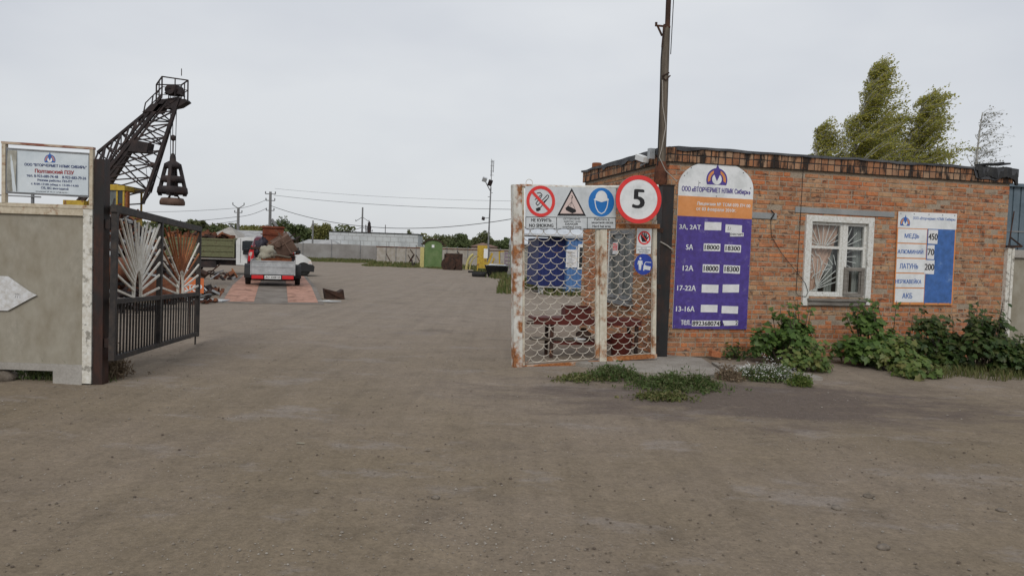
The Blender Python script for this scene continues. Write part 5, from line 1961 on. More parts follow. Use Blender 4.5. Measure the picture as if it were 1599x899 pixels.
for s_ in (-1, 1):
    m1 = MB()
    m1.add([(s_ * .845, .55, 1.02), (s_ * .845, 2.35, 1.0), (s_ * .655, 2.1, 1.52), (s_ * .645, .75, 1.55)], [(0, 1, 2, 3)])
    part('side_window', m1, DARKGLASS, car)
    m1 = MB()
    m1.prism([(s_ * .84, .72), (s_ * .66, .72), (s_ * .60, 1.22), (s_ * .72, 1.30), (s_ * .80, 1.05)], -.015, .13)
    o = part('tail_light', m1, LENSRED, car)
    m1 = MB()
    m1.prism([(s_ * .80, .92), (s_ * .70, .92), (s_ * .68, 1.05), (s_ * .77, 1.05)], -.021, -.016)
    part('reverse_lamp', m1, LENSWHITE, o)
    m1 = MB()
    m1.box((s_ * .99, 2.25, 1.08), (.20, .10, .16))
    o = part('mirror', m1, PLASTIC, car)
    bevel(o, .03)
    for y_ in (.75, 3.25): wheel(car, (s_ * .79, y_, .30), .30, .18)
m1 = MB()
m1.bb(-.80, .80, -.05, .04, .30, .52)
bevel(part('bumper', m1, PLASTIC, car), .03)

# ---- green and white tipper lorry
tk = thing('tipper_lorry', 'white cab tipper lorry with olive green dropside body behind the trailer', 'lorry', (-15.72, 37.2, 0), R(16))
m1 = MB()
z0_, z1_ = .84, 1.76
m1.bb(-1.1, 2.05, .0, .05, z0_, z1_)
m1.bb(-1.1, 2.05, 1.95, 2.0, z0_, z1_)
m1.bb(2.0, 2.05, .051, 1.949, z0_, z1_ + .05)
m1.bb(-1.1, -1.05, .051, 1.949, z0_, z1_)
for z_ in (.86, 1.12, 1.40, 1.68):
    m1.bb(-1.1, 2.04, -.035, -.0005, z_, z_ + .07)
for x_ in (-1.1, .45, 1.98): m1.bb(x_, x_ + .06, -.04, -.0005, z0_, z1_)
part('tipper_body', m1, OLIVE, tk)
m1 = MB()
m1.bb(-1.0, 5.3, .35, 1.6, .45, .70)
m1.bb(-1.09, 2.0, .06, 1.94, .78, .839)
m1.bb(.3, 1.2, .1, .5, .32, .66)
m1.bb(-1.09, 2.04, -.03, .03, .79, .838)
part('chassis', m1, IRON, tk)
m1 = MB()
prof = [(2.16, .52), (2.14, 1.66), (2.24, 1.80), (2.6, 1.845), (3.5, 1.85), (3.88, 1.78), (4.68, 1.18), (5.25, 1.05), (5.68, .80), (5.76, .52), (5.70, .50), (5.64, .62), (5.52, .71), (5.36, .74), (5.20, .71), (5.08, .62), (5.02, .50)]
m1.prism(prof, .04, 1.94)
o = part('cab', m1, TRUCKWHITE, tk)
bevel(o, .05, 3, 20)
m1 = MB()
m1.prism([(2.40, 1.22), (2.40, 1.66), (2.55, 1.70), (3.25, 1.70), (3.75, 1.22)], .030, .039)
part('side_window', m1, DARKGLASS, tk)
m1 = MB()
m1.bb(2.32, 2.335, .030, .039, .6, 1.78)
m1.bb(3.95, 3.965, .030, .039, .6, 1.3)
part('door_gap', m1, IRON, tk)
m1 = MB()
m1.box((2.62, -.16, 1.12), (.34, .12, .24))
o = part('mirror', m1, PLASTIC, tk)
bevel(o, .04)
m1 = MB()
m1.add([(3.93, .15, 1.76), (3.93, 1.83, 1.76), (4.66, 1.83, 1.215), (4.66, .15, 1.215)], [(0, 1, 2, 3)])
part('windscreen', m1, DARKGLASS, tk)
m1 = MB()
m1.prism([(5.05, .28), (5.05, .50), (5.2, .58), (5.72, .58), (5.86, .50), (5.84, .26)], -.02, 2.0)
o = part('bumper', m1, PLASTIC, tk)
bevel(o, .03)
m1 = MB()
m1.box((5.66, .12, .70), (.14, .18, .12))
part('headlight', m1, LENSWHITE, tk)
for x_ in (.1, 5.36):
    for y_ in (.12, 1.86): wheel(tk, (x_, y_, .33), .33, .20, 'Y', GREYMETAL)
for y_ in (.35, 1.62): wheel(tk, (.1, y_, .33), .33, .18, 'Y', GREYMETAL)
m1 = MB()
q = random.Random(9)
for i in range(60):
    p = V((q.uniform(-.95, 1.9), q.uniform(.15, 1.85), q.uniform(1.5, 1.95)))
    m1.mi = q.choice([0, 0, 1, 2])
    m1.box(p, (q.uniform(.15, .6), q.uniform(.1, .4), q.uniform(.05, .3)), M.Rotation(q.random() * 3, 3, 'Z') @ M.Rotation(q.uniform(-.7, .7), 3, 'X') @ M.Rotation(q.uniform(-.7, .7), 3, 'Y'))
struct('scrap_load', m1, [RUST, RUST_DARK, RUST_BRIGHT], kind='stuff', loc=(-15.72, 37.2, 0), rz=R(16))

# ---- bits of metal by the platform
m1 = MB()
m1.bar((-.9, 0, .25), (.1, .02, .22), .04)
m1.bar((.1, .02, .22), (.35, .0, .05), .04)
m1.bar((.35, 0, .05), (-.9, -.05, .03), .04)
solo('bent_pipe', m1, IRON, 'bent black pipe frame on the ground left of the weighing platform', 'frame', (-8.4, 19.4, 0), R(8))
m1 = MB()
m1.prism([(-.5, -.2), (.38, -.25), (.5, .22), (-.2, .35)], .0, .035, 'XY')
solo('white_sheet', m1, WHITEBLOCK, 'flat whitish sheet lying by the left corner of the weighing platform', 'sheet', (-8.05, 20.3, .02), R(10))
m1 = MB()
m1.prism([(0, 0), (.55, 0), (.50, .30), (.36, .22), (.2, .26), (-.05, .32)], 0, .4)
m1.bar((-.1, -.02, .32), (.5, -.05, .02), .04)
solo('bent_box', m1, RUST_DARK, 'dark crumpled metal box on the ground right of the weighing platform', 'box', (-5.55, 22.9, -.02), R(25))
m1 = MB()
m1.prism([(-.30, -.1), (.1, -.16), (.35, .0), (.05, .03), (.02, .2), (-.12, .05)], .0, .03, 'XY')
solo('white_scrap', m1, WHITEBLOCK, 'jagged white scrap lying on the dirt right of the weighing platform', 'scrap', (-5.2, 21.7, .01), R(15))
dm = MB()
junk(dm, 90, -9.6, 22.6, 1.0, 2.0, .28, 31, R(16), .6)
junk(dm, 60, -13.2, 33.0, 2.2, 1.6, .35, 32, R(16), .7)
junk(dm, 16, -8.3, 19.8, .8, .8, .1, 33, R(16), .5)
struct('scrap_litter', dm, SCRAPMATS, kind='stuff')
for i, (x_, y_) in enumerate(((-10.2, 24.6), (-11.8, 27.5), (-9.9, 21.8))):
    rock('rubble_block', ['grey rubble lump on the dark ground behind the weighing platform', 'pale rubble lump nearest the lorry wheels', 'rubble lump lying nearest the black pipe frame'][i], 'rubble', x_, y_, .16, CONC, 40 + i, 'rubble lumps by the weighing platform', .8)

# ================================================================== FAR SIDE OF THE YARD
ff = thing('concrete_fence', 'long grey concrete panel fence closing the far left of the yard', 'fence', (-13.15, 81.0, 0), R(1))
m1 = MB()
for k in range(9):
    a = -3.02 * (k + 1)
    m1 = MB()
    m1.bb(a + .03, a + 2.99, 0, .12, -.05, 1.72 + .03 * ((k * 5) % 3))
    part('panel', m1, CONC_FAR, ff)
    m1 = MB()
    m1.bb(a + 2.985, a + 3.03, -.03, .13, 0, 1.78)
    m1.bar((a + 3.0, 0, 1.7), (a + 3.0, 0, 2.2), .05)
    part('fence_post', m1, GREYMETAL, ff)
f2 = thing('sheet_fence', 'pale ribbed sheet fence along the far right of the yard', 'fence', (-12.95, 72.5, 0), R(-19))
SHEET = rusty('pale fence paint', (.40, .37, .33), .70, 1.3, ((.14, .11, .09), (.24, .20, .17)), .9)
q = random.Random(14)
for k in range(13):
    a = k * 1.04
    h = 1.72 if k < 4 else 1.88
    m1 = MB()
    m1.bb(a + .02, a + 1.0, 0, .05, -.05, h - .1)
    part('panel', m1, SHEET, f2)
    m1 = MB()
    m1.bb(a - .03, a + .0195, -.04, .06, 0, h)
    part('rib', m1, GREYMETAL, f2)
m1 = MB()
m1.bb(-.03, 13.5, -.045, .02, 1.62, 1.69)
part('top_rail', m1, RUST, f2)
m1 = MB()
for k in range(9):
    a = q.uniform(.2, 12.5)
    s_ = q.choice([-1, 1])
    m1.bar((a, -.03, .3), (a + s_ * .45, -.03, 1.0), .05)
    if k % 2: m1.bar((a + s_ * .45, -.03, 1.0), (a, -.03, 1.5), .05)
part('brace', m1, RUST_DARK, f2)

wbk = thing('block_building', 'long white block building with dark flat roof line beyond the far fence', 'building', (-24.1, 100, 0), R(1.0))
m1 = MB()
m1.bb(0, 11.6, 0, 6, 0, 3.38)
part('wall', m1, WHITEBLOCK, wbk)
m1 = MB()
m1.bb(-.1, 11.7, -.08, 6.1, 3.381, 3.50)
part('roof', m1, TAR, wbk)
m1 = MB()
for z_ in (1.1, 1.72, 2.34, 2.96): m1.bb(0, 11.6, -.012, -.001, z_, z_ + .03)
for k in range(12):
    for j in range(4): m1.bb(k * 1.0 + .5 * (j % 2), k * 1.0 + .5 * (j % 2) + .03, -.012, -.001, 1.131 + j * .62, 1.131 + j * .62 + .58)
part('joint_row', m1, CONC_FAR, wbk)
m1 = MB()
m1.lathe([(.25, 3.5), (.28, 4.2), (.18, 4.6), (.22, 4.7), (.05, 5.0)], 10, (4.85, 2, 0))
m1.bar((4.45, 2, 3.5), (4.4, 2, 4.5), .12)
part('roof_vent', m1, IRON, wbk)
m1 = MB()
m1.bar((7.0, 2, 3.5), (7.0, 2, 4.6), .08)
part('roof_rod', m1, IRON, wbk)

gk = thing('green_cabin', 'green arched metal cabin with dark rim by the far fence', 'cabin', (-7.55, 65.0, 0), R(4))
arch = [(0, -.05), (1.5, -.05), (1.5, 1.95)] + [(.75 + .75 * cos(pi * i / 16), 1.95 + .42 * sin(pi * i / 16)) for i in range(1, 16)] + [(0, 1.95)]
m1 = MB()
m1.prism(arch, 0, 1.6)
part('body', m1, TANKGREEN, gk)
m1 = MB()
pts = [(.75 + .80 * cos(pi * i / 16), 1.97 + .45 * sin(pi * i / 16)) for i in range(17)]
for a, b in zip(pts[:-1], pts[1:]): m1.bar((a[0], -.05, a[1]), (b[0], -.05, b[1]), .10, .14, up=(0, 1, 0))
m1.bar((-.3, -.05, 2.0), (.02, -.05, 2.02), .1)
m1.bar((1.5, -.05, 2.0), (1.85, -.05, 1.9), .1)
part('rim', m1, RUST_DARK, gk)
m1 = MB()
m1.bb(-.34, -.01, -.05, .3, 0, 1.72)
part('side_post', m1, YELLOW_PALE, gk)
m1 = MB()
m1.bb(.62, .84, -.03, -.001, 1.72, 1.95)
part('plate', m1, WHITE, gk)

m1 = MB()
m1.bb(0, 1.35, .3, 1.1, 0, 1.30)
m1.lathe([(.55, 0), (.58, .05), (.58, .16), (.0, .2)], 18, (.25, .1, .42), 'Y')
m1.bb(-.1, .0, .2, .5, .9, 1.25)
solo('rusty_bin', m1, RUST_DARK, 'dark rusty steel bin standing in front of the far fence', 'bin', (-5.35, 60.5, 0), R(3))
m1 = MB()
m1.bar((0, 0, 0), (.5, 0, .02), .14)
m1.bar((.1, 0, 0), (.02, .05, .6), .10)
m1.bar((.3, 0, 0), (.2, .05, .35), .10)
solo('iron_stump', m1, IRON, 'small black piece of iron by the fence left of the green cabin', 'scrap', (-8.8, 66.5, 0), 0)
m1 = MB()
pts = [(.7 * (1 - cos(t_)) - .1, .05, 1.35 * sin(t_)) for t_ in [i * 1.35 / 10 for i in range(11)]]
m1.tube(pts, .11, 8)
m1.tube([(p[0] + .28, .12, p[2] * .9) for p in pts], .06, 6)
solo('yellow_boom_piece', m1, YELLOW_PALE, 'curved yellow metal piece leaning on the far fence', 'metal piece', (-3.75, 63.5, -.05), 0)
m1 = MB()
m1.bb(0, .78, 0, .06, .25, 2.0)
m1.bb(.36, .40, -.02, -.001, .3, 1.95)
m1.bb(.0, .08, -.02, .05, -.05, .249)
m1.bb(.7, .78, -.02, .05, -.05, .249)
solo('yellow_door', m1, YELLOW, 'yellow metal door panel standing beside the mast', 'door', (-2.75, 58.8, 0), 0)
m1 = MB()
m1.bar((0, 0, .4), (.35, 0, 1.35), .16)
m1.bar((.3, 0, .4), (.5, 0, 1.0), .12)
m1.bar((.9, 0, .5), (.85, 0, 1.5), .10)
m1.bar((.8, 0, 1.45), (1.2, 0, 1.5), .08)
m1.bb(-.1, 1.2, .05, .12, .2, .6)
solo('yellow_machine_frame', m1, YELLOW, 'yellow iron frame pieces behind the black trough', 'frame', (-1.85, 55.0, .1), 0)
m1 = MB()
m1.lathe([(.50, 0), (.56, .05), (.78, .70), (.80, .72), (.74, .72), (.52, .12), (.0, .1)], 24)
solo('black_trough', m1, RUBBER, 'big black round trough heaped with pale scraps near the mast', 'trough', (-.98, 47.7, 0), 0)
lump('white_heap', 'flat heap of pale scraps in the black trough', 'scrap', (-.98, 47.7, .70), (.68, .68, .10), WHITEBLOCK, 2.2)
m1 = MB()
m1.lathe([(.22, -.12), (.42, -.12), (.46, -.06), (.46, .06), (.42, .12), (.22, .12)], 22, (0, 0, .12))
solo('tyre', m1, RUBBER, 'black tyre lying flat left of the round trough', 'tyre', (-2.05, 47.2, 0), 0)
m1 = MB()
m1.bar((-.6, .2, .25), (.9, .1, .2), .12)
solo('black_pipe', m1, RUBBER, 'black pipe length lying behind the tyre', 'pipe', (-2.2, 48.1, 0), 0)

ms = thing('lamp_mast', 'thin metal mast with floodlights, aerial and white meter box in the far yard', 'mast', (-1.88, 57.0, 0), 0)
m1 = MB()
m1.tube([(0, 0, 0), (.02, 0, 3.0), (.06, 0, 6.3)], [.07, .06, .05], 8)
m1.tube([(.06, 0, 6.3), (.10, 0, 8.3)], .03, 6)
part('shaft', m1, GREYMETAL, ms)
m1 = MB()
m1.bb(-.3, .0, -.22, -.06, 1.05, 1.75)
part('meter_box', m1, WHITE, ms)
m1 = MB()
m1.bar((.05, 0, 6.0), (-.35, -.1, 6.7), .06)
m1.bar((.05, 0, 4.05), (-.35, -.15, 4.0), .05)
m1.bar((.05, 0, 5.6), (-.15, 0, 5.6), .04)
m1.bar((.05, 0, 5.9), (.22, 0, 5.9), .04)
part('bracket', m1, GREYMETAL, ms)
for c, d, mt in (((-.42, -.12, 6.85), (.34, .2, .30), STEEL), ((.0, -.12, 6.62), (.30, .2, .42), IRON), ((-.42, -.17, 3.98), (.22, .3, .14), IRON)):
    m1 = MB()
    m1.box(c, d, M.Rotation(.5, 3, 'X') @ M.Rotation(.3, 3, 'Y'))
    m1.box((c[0], c[1] + .13, c[2] + .04), (d[0] * .5, .08, d[2] * .5))
    part('floodlight', m1, mt, ms)
m1 = MB()
for z_ in (7.2, 7.5, 7.9, 8.2):
    m1.bar((-.02, 0, z_), (.24, 0, z_), .025)
m1.tube([(.02, 0, 7.1), (.04, 0, 8.4)], .015, 4)
m1.tube([(.2, 0, 7.4), (.22, 0, 8.3)], .025, 5)
part('aerial', m1, GREYMETAL, ms)

bn = thing('banner_board', 'faded violet board with pale lettering beside the green mesh fence', 'board', (-.62, 55.0, 0), R(-4))
m1 = MB()
m1.bb(0, 1.3, 0, .03, -.05, 1.55)
part('board', m1, noisy('faded violet print', [(.20, .155, .19), (.26, .21, .245)], 2, .8, 0, .05, 20, .1), bn)
m1 = MB()
for k, (a, b) in enumerate(((.06, .30), (.06, .22), (.1, .35), (.05, .28), (.08, .4))): m1.bb(a, b + .1, -.004, -.001, .22 + k * .26, .33 + k * .26)
part('pale_print', m1, CONC_PALE, bn)

# ---- roofs behind the lorry
for nm, lab, x, y, z, L, D_, hz, mt in (('shed', 'long low shed with grey slate roof behind the olive lorry', -24.6, 62, 2.0, 5.7, 5, .62, SLATE), ('cottage', 'small cottage with pale hipped roof beyond the far fence', -27.5, 96, 1.55, 5.6, 5, .75, SLATE), ('cottage', 'cottage with dark gable end left of the slate shed', -24.2, 60, 1.9, 2.6, 4, .9, CONC_PALE)):
    h_ = thing(nm, lab, 'house', (x, y, 0), R(2))
    m1 = MB()
    m1.bb(.2, L - .2, .3, D_ - .3, 0, z)
    part('wall', m1, CONC_FAR, h_)
    m1 = MB()
    m1.add([(0, 0, z), (L, 0, z), (L, D_, z), (0, D_, z), (.4 if nm == 'shed' else 1.2, D_ / 2, z + hz), (L - (.0 if nm == 'shed' else 1.2), D_ / 2, z + hz)], [(0, 1, 5, 4), (2, 3, 4, 5), (1, 2, 5), (3, 0, 4), (3, 2, 1, 0)])
    part('roof', m1, mt, h_)
m1 = MB()
m1.bb(0, 3.2, 0, 3, 0, 2.1)
m1.prism([(-.2, 2.101), (3.4, 2.101), (1.4, 2.6)], -.2, 3.2)
solo('brick_shed', m1, noisy('pinkish shed wall', [(.22, .15, .125), (.30, .21, .18)], 1, .9, 0, .1, 10, .15), 'pinkish shed roof beyond the sheet fence left of the mast', 'shed', (-5.2, 95, 0), 0)

# ---- poles and wires
def ut_pole(lab, x, y, h, r=.12, arms=(), strut=None, name='utility_pole', grp='utility poles beyond the yard'):
    t_ = thing(name, lab, 'pole', (x, y, 0), 0, grp)
    m_ = MB()
    m_.tube([(0, 0, -.1), (0, 0, h)], [r, r * .75], 8)
    part('shaft', m_, POLECONC, t_)
    for z_, w_, lift in arms:
        m_ = MB()
        m_.bar((-w_, 0, z_ + lift), (0, 0, z_), .07)
        m_.bar((w_, 0, z_ + lift), (0, 0, z_), .07)
        for s_ in (-1, 1): m_.tube([(s_ * w_, 0, z_ + lift), (s_ * w_, 0, z_ + lift + .22)], .05, 6)
        part('crossarm', m_, GREYMETAL, t_)
    if strut:
        m_ = MB()
        m_.tube([(.15, 0, strut[0]), (strut[1], 0, 0)], r * .9, 8)
        part('strut', m_, POLECONC, t_)
    return t_
ut_pole('tallest far power pole with crossarms and a slanting strut', -22.3, 70, 6.3, .16, ((6.1, .45, 0), (5.5, .4, 0), (4.6, .35, 0)), (3.8, 3.0))
ut_pole('far power pole with V shaped arms above the lorry', -27.0, 75, 5.0, .17, ((4.9, .55, .35), (4.5, .35, 0)))
ut_pole('short plain post beside the V armed power pole', -27.35, 74, 3.35, .13)
ut_pole('plain post between the far trees and the white block building', -22.3, 85, 4.3, .11)
ut_pole('tall thin pole with hooked arms behind the white block building', -20.6, 104, 6.9, .14, ((5.6, .9, -.6), (4.2, 1.4, -.5)))
ut_pole('plain grey pole right beside the white gate end post', -.05, 50, 4.4, .13, ((4.25, .12, 0),))

def wire(lab, a, b, sag, r=.014):
    a, b = V(a), V(b)
    o_ = a
    mb = MB()
    mb.tube([a + (b - a) * t - V((0, 0, 4 * sag * t * (1 - t))) - o_ for t in [i / 20 for i in range(21)]], r, 4, False)
    return solo('overhead_wire', mb, CABLE, lab, 'wire', o_, 0, 'overhead wires above the yard')
wire('thick lower wire sagging from the tall far pole to the pole by the gate', (-22.3, 70, 5.05), (-.05, 50, 3.75), 1.25, .022)
wire('upper wire from the tall far pole to the pole by the gate', (-22.0, 70, 6.0), (-.05, 50, 4.35), .25, .014)
wire('topmost thin wire running right above the far yard', (-21.9, 70, 6.6), (2, 60, 5.6), .25, .009)
wire('upper wire between the two far power poles', (-22.6, 70, 5.6), (-27.0, 75, 4.9), .12, .018)
wire('lower wire between the two far power poles', (-22.6, 70, 4.8), (-27.0, 75, 4.1), .15, .02)
wire('upper wire running left from the V armed pole', (-27.0, 75, 4.95), (-52, 85, 4.6), .4, .016)
wire('lower wire running left from the V armed pole', (-27.0, 75, 4.1), (-52, 80, 2.8), .5, .02)
wire('lowest wire running left from the V armed pole', (-27.0, 75, 3.7), (-52, 80, 1.7), .5, .02)

# ================================================================== VEGETATION
def leaf_quad(mb, p, r, q, up=.0, stretch=1.6):
    a = V((q.gauss(0, 1), q.gauss(0, 1), q.gauss(0, 1) + up))
    if a.length < .01: a = V((0, 0, 1))
    a.normalize()
    b = a.orthogonal().normalized()
    b = M.Rotation(q.random() * 6.28, 3, a) @ b
    c = a.cross(b)
    mb.add([p - b * r * stretch * .5, p + c * r * .42, p + b * r * stretch * .5, p - c * r * .42], [(0, 1, 2, 3)])

def crown(mb, c, rx, rz, n, leaf, seed, clumps=14, ry=None):
    q = random.Random(seed)
    ry = ry or rx
    c = V(c)
    cl = []
    for i in range(clumps):
        d = V((q.gauss(0, 1), q.gauss(0, 1), q.gauss(0, 1)))
        d.normalize()
        k = q.uniform(.35, .86)
        cl.append((c + V((d.x * rx * k, d.y * ry * k, d.z * rz * k)), q.uniform(.28, .5)))
    for i in range(n):
        p, s_ = q.choice(cl)
        d = V((q.gauss(0, 1), q.gauss(0, 1), q.gauss(0, 1)))
        d.normalize()
        d *= q.random() ** .4
        leaf_quad(mb, p + V((d.x * rx * s_, d.y * ry * s_, d.z * rz * s_)), leaf * q.uniform(.6, 1.3), q)

def far_tree(name, lab, x, y, h, w_, mat, seed, n=900, trunk=.35, grp='trees beyond the far fence', shape=1.0):
    t_ = thing(name, lab, 'tree', (x, y, 0), 0, grp)
    mb = MB()
    mb.tube([(0, 0, -.2), (.1, 0, h * .4), (0, .1, h * .8)], [w_ * .06 + .05, w_ * .04 + .03, .03], 7)
    q = random.Random(seed)
    for k in range(6):
        a = q.random() * 6.28
        z_ = h * q.uniform(.3, .65)
        mb.tube([(0, 0, z_), (cos(a) * w_ * .25, sin(a) * w_ * .25, z_ + h * .12), (cos(a) * w_ * .4, sin(a) * w_ * .4, z_ + h * .2)], [.06, .04, .02], 5)
    part('trunk', mb, BARKDARK, t_)
    mb = MB()
    z0_ = h * trunk * .5
    crown(mb, (0, 0, (h + z0_) / 2), w_ / 2, (h - z0_) / 2, n, max(.13, w_ * .05), seed)
    crown(mb, (0, 0, h * .78), w_ * .28 * shape, h * .22, n // 4, max(.12, w_ * .045), seed + 1, 6)
    part('crown', mb, mat, t_)
    return t_
FT = [('tall pointed green tree behind the slanting pole strut', 441, 120, 340, 4.2, LEAF_FAR1, 1.4), ('broad green tree right of the slanting strut', 464, 118, 349, 6.0, LEAF_FAR1, 1),
      ('rounded yellow green tree beside the white block building', 503, 112, 349, 4.2, LEAF_FAR2, 1), ('yellow green bushy tree above the slate shed', 392, 125, 352, 8.5, LEAF_FAR2, .6),
      ('small round dark green tree left of the V armed pole', 342, 125, 352, 4.0, LEAF_FAR1, 1), ('wide yellowish tree low behind the cottage gable', 332, 118, 359, 6.5, LEAF_FAR2, .6),
      ('broad dark green tree group nearest the fan gate', 303, 130, 342, 9.0, LEAF_FAR3, .7), ('dark green tree far left behind the gate top rail', 262, 135, 341, 8.5, LEAF_FAR1, .7),
      ('tall green tree left of the slanting strut above the cabinet', 418, 128, 350, 4.0, LEAF_FAR3, .8), ('taller olive tree behind the mast', 757, 120, 361, 4.8, LEAF_FAR3, 1.2),
      ('rounded green tree left of the mast behind the sheet fence', 722, 125, 367, 6.0, LEAF_FAR1, .8), ('olive tree just right of the green cabin', 698, 130, 368, 5.5, LEAF_FAR3, .7),
      ('dark tree low between the mast and the gate', 786, 130, 370, 5.5, LEAF_FAR1, .7), ('small pale bush tree peeping over the white block roof', 532, 115, 358, 1.3, LEAF_FAR3, .9), ('thin bush tree over the right end of the white block roof', 640, 115, 358, 1.8, LEAF_FAR3, .9)]
cr_p, cr_r, cr_f = R(2.711), R(1.948), 1194.
cam_m = cam.matrix_world.to_3x3()
def at(px_, py_, Y):
    """point seen at photo pixel (px, py), Y metres ahead"""
    d = cam_m @ V(((px_ - 799.5) / cr_f, -(py_ - 449.5) / cr_f, -1))
    return V((0, 0, 1.6)) + d * (Y / d.y)
for i, (lab, px_, Y, py_, w_, mt, shp) in enumerate(FT):
    p = at(px_, py_, Y)
    far_tree('tree', lab, p.x, p.y, p.z, w_, mt, 60 + i, 2200, shape=shp)
# one continuous wood on the skyline
wd = MB()
q = random.Random(77)
for i in range(150):
    x = -150 + i * 2.1
    Y = q.uniform(235, 300)
    h = (5.6 if x > -55 else 7.4) + 1.6 * mnoise.noise((x * .06, 0, 0)) + q.uniform(-.8, .8)
    h *= Y / 260
    cl_ = q.choice([0, 0, 1, 2])
    wd.mi = cl_
    for k in range(170):
        z_ = h * q.random() ** .7
        r_ = 2.6 * (1 - .55 * z_ / h)
        leaf_quad(wd, V((x * Y / 260 + q.gauss(0, r_ * .6), Y + q.gauss(0, 2), z_)), q.uniform(.45, .95), q)
struct('far_wood', wd, [LEAF_FAR3, LEAF_FAR1, LEAF_FAR2], kind='stuff')

# grass along the far fence
gs = MB()
q = random.Random(19)
def blade(mb, x, y, z, h, q, w_=.02, lean=.5):
    a = q.random() * 6.28
    dx, dy = cos(a) * h * lean * q.random(), sin(a) * h * lean * q.random()
    b = q.random() * 6.28
    ux, uy = cos(b) * w_, sin(b) * w_
    mb.add([(x - ux, y - uy, z - .02), (x + ux, y + uy, z - .02), (x + dx * .45 + ux * .7, y + dy * .45 + uy * .7, z + h * .6), (x + dx, y + dy, z + h), (x + dx * .45 - ux * .7, y + dy * .45 - uy * .7, z + h * .6)], [(0, 1, 2, 3, 4)])
for i in range(9000):
    x = q.uniform(-31, .8)
    back = 80.6 if x < -13 else 72 - (x + 12.9) * .34
    front = 73 if x < -13 else (62 if x < -3 else 53)
    t = q.random() ** 1.5
    y = back - t * (back - front) * (.8 + .5 * mnoise.noise((x * .4, 0, 7)))
    blade(gs, x, y, 0, q.uniform(.1, .34) * (1.25 - t), q, .07, .6)
for i in range(2500):
    x, y = q.uniform(-.6, 3.5), q.uniform(29, 43)
    if 1.0 < x and y > 29.5: pass
    if mnoise.noise((x * .8, y * .3, 1)) < -.15: continue
    blade(gs, x, y, 0, q.uniform(.08, .32), q, .04, .6)
for i in range(700):
    x, y = q.gauss(-.5, .35), q.gauss(46.5, .9)
    blade(gs, x, y, 0, q.uniform(.1, .4), q, .04, .6)
struct('grass', gs, GRASS, kind='stuff')

# ---- windblown birches behind the gatehouse
def birch(lab, base, top, spread, seed, nbr, mat, dens=1.0, leaf=.062, zmin=2.6):
    q = random.Random(seed)
    t_ = thing('birch_tree', lab, 'tree', base, 0, 'windblown birches behind the gatehouse')
    top = V(top) - V(base)
    tk_ = MB()
    n_ = 10
    path = [V((top.x * t ** 1.6 + .06 * sin(t * 7 + seed), top.y * t + .05 * sin(t * 5), top.z * t)) for t in [i / n_ for i in range(n_ + 1)]]
    tk_.tube(path, [.10 * (1 - t * .92) + .006 for t in [i / n_ for i in range(n_ + 1)]], 8)
    lf = MB()
    def P(t):
        f = t * n_
        i = min(n_ - 1, int(f))
        return path[i] + (path[i + 1] - path[i]) * (f - i)
    for b in range(nbr):
        t = (zmin / top.z) + (1 - zmin / top.z) * (b + q.random()) / nbr
        p0 = P(min(.985, t))
        rest = (1 - t) / (1 - zmin / top.z)
        a = q.uniform(-pi, pi)
        L = spread * (.16 + 1.05 * rest ** .9) * q.uniform(.45, 1.15)
        d = V((cos(a) * .85 + .05, sin(a) * .8, q.uniform(.55, 1.2)))
        d.normalize()
        pts = []
        for k in range(7):
            s_ = k / 6
            pts.append(p0 + d * L * s_ + V((.34 * L * s_ ** 2, 0, -.05 * L * s_ ** 2)))
        tk_.tube(pts, [.020 * (1 - k / 7.) * (1 - t * .6) + .004 for k in range(7)], 5, False)
        for w__ in range(int(17 * dens * (.45 + L / spread))):
            s_ = q.uniform(.12, 1.0)
            f = s_ * 6
            i = min(5, int(f))
            pb_ = pts[i] + (pts[i + 1] - pts[i]) * (f - i)
            tl2 = q.uniform(.3, .75)
            wind = V((.8, q.gauss(0, .30), q.uniform(-.15, 1.0)))
            wind.normalize()
            mid = pb_ + wind * tl2 * .5 + V((0, 0, .03))
            end = pb_ + wind * tl2 + V((.06, 0, -.06 * q.random()))
            tk_.tube([pb_, mid, end], .0035, 3, False)
            nl = int(15 * min(1.2, dens))
            for l_ in range(nl):
                u = (l_ + q.random()) / nl
                pp_ = (pb_ * (1 - u) + end * u) + V((q.gauss(0, .035), q.gauss(0, .05), q.gauss(0, .035)))
                along = (wind + V((q.gauss(0, .5), q.gauss(0, .5), q.gauss(0, .5)))).normalized()
                nrm = along.orthogonal()
                nrm = (M.Rotation(q.random() * 6.28, 3, along) @ nrm).normalized()
                r = leaf * q.uniform(.7, 1.35)
                lf.add([pp_, pp_ + along * r * .5 + nrm * r * .34, pp_ + along * r * 1.1, pp_ + along * r * .5 - nrm * r * .34], [(0, 1, 2, 3)])
    part('trunk', tk_, BARK, t_)
    part('crown', lf, mat, t_)
birch('tallest windblown birch with yellow green leaves behind the gatehouse roof', (10.55, 25, 0), (11.35, 25, 7.85), 2.0, 1, 80, LEAF_BIRCH, 1.2)
birch('broad windblown birch right of the tallest one behind the roof', (12.55, 25.3, 0), (13.15, 25.3, 6.95), 2.0, 2, 76, LEAF_BIRCH, 1.2)
birch('low bushy birch at the left end of the group behind the roof', (9.55, 25.4, 0), (9.9, 25.4, 5.9), 1.2, 3, 44, LEAF_BIRCH, 1.1)
birch('leaning birch filling the middle of the group behind the roof', (11.7, 26, 0), (12.2, 26, 6.3), 1.8, 5, 56, LEAF_BIRCH, 1.1)
birch('thin nearly bare birch at the right end of the group', (14.6, 25, 0), (15.05, 25, 6.6), 1.0, 4, 36, LEAF_BARE, .42, .05)

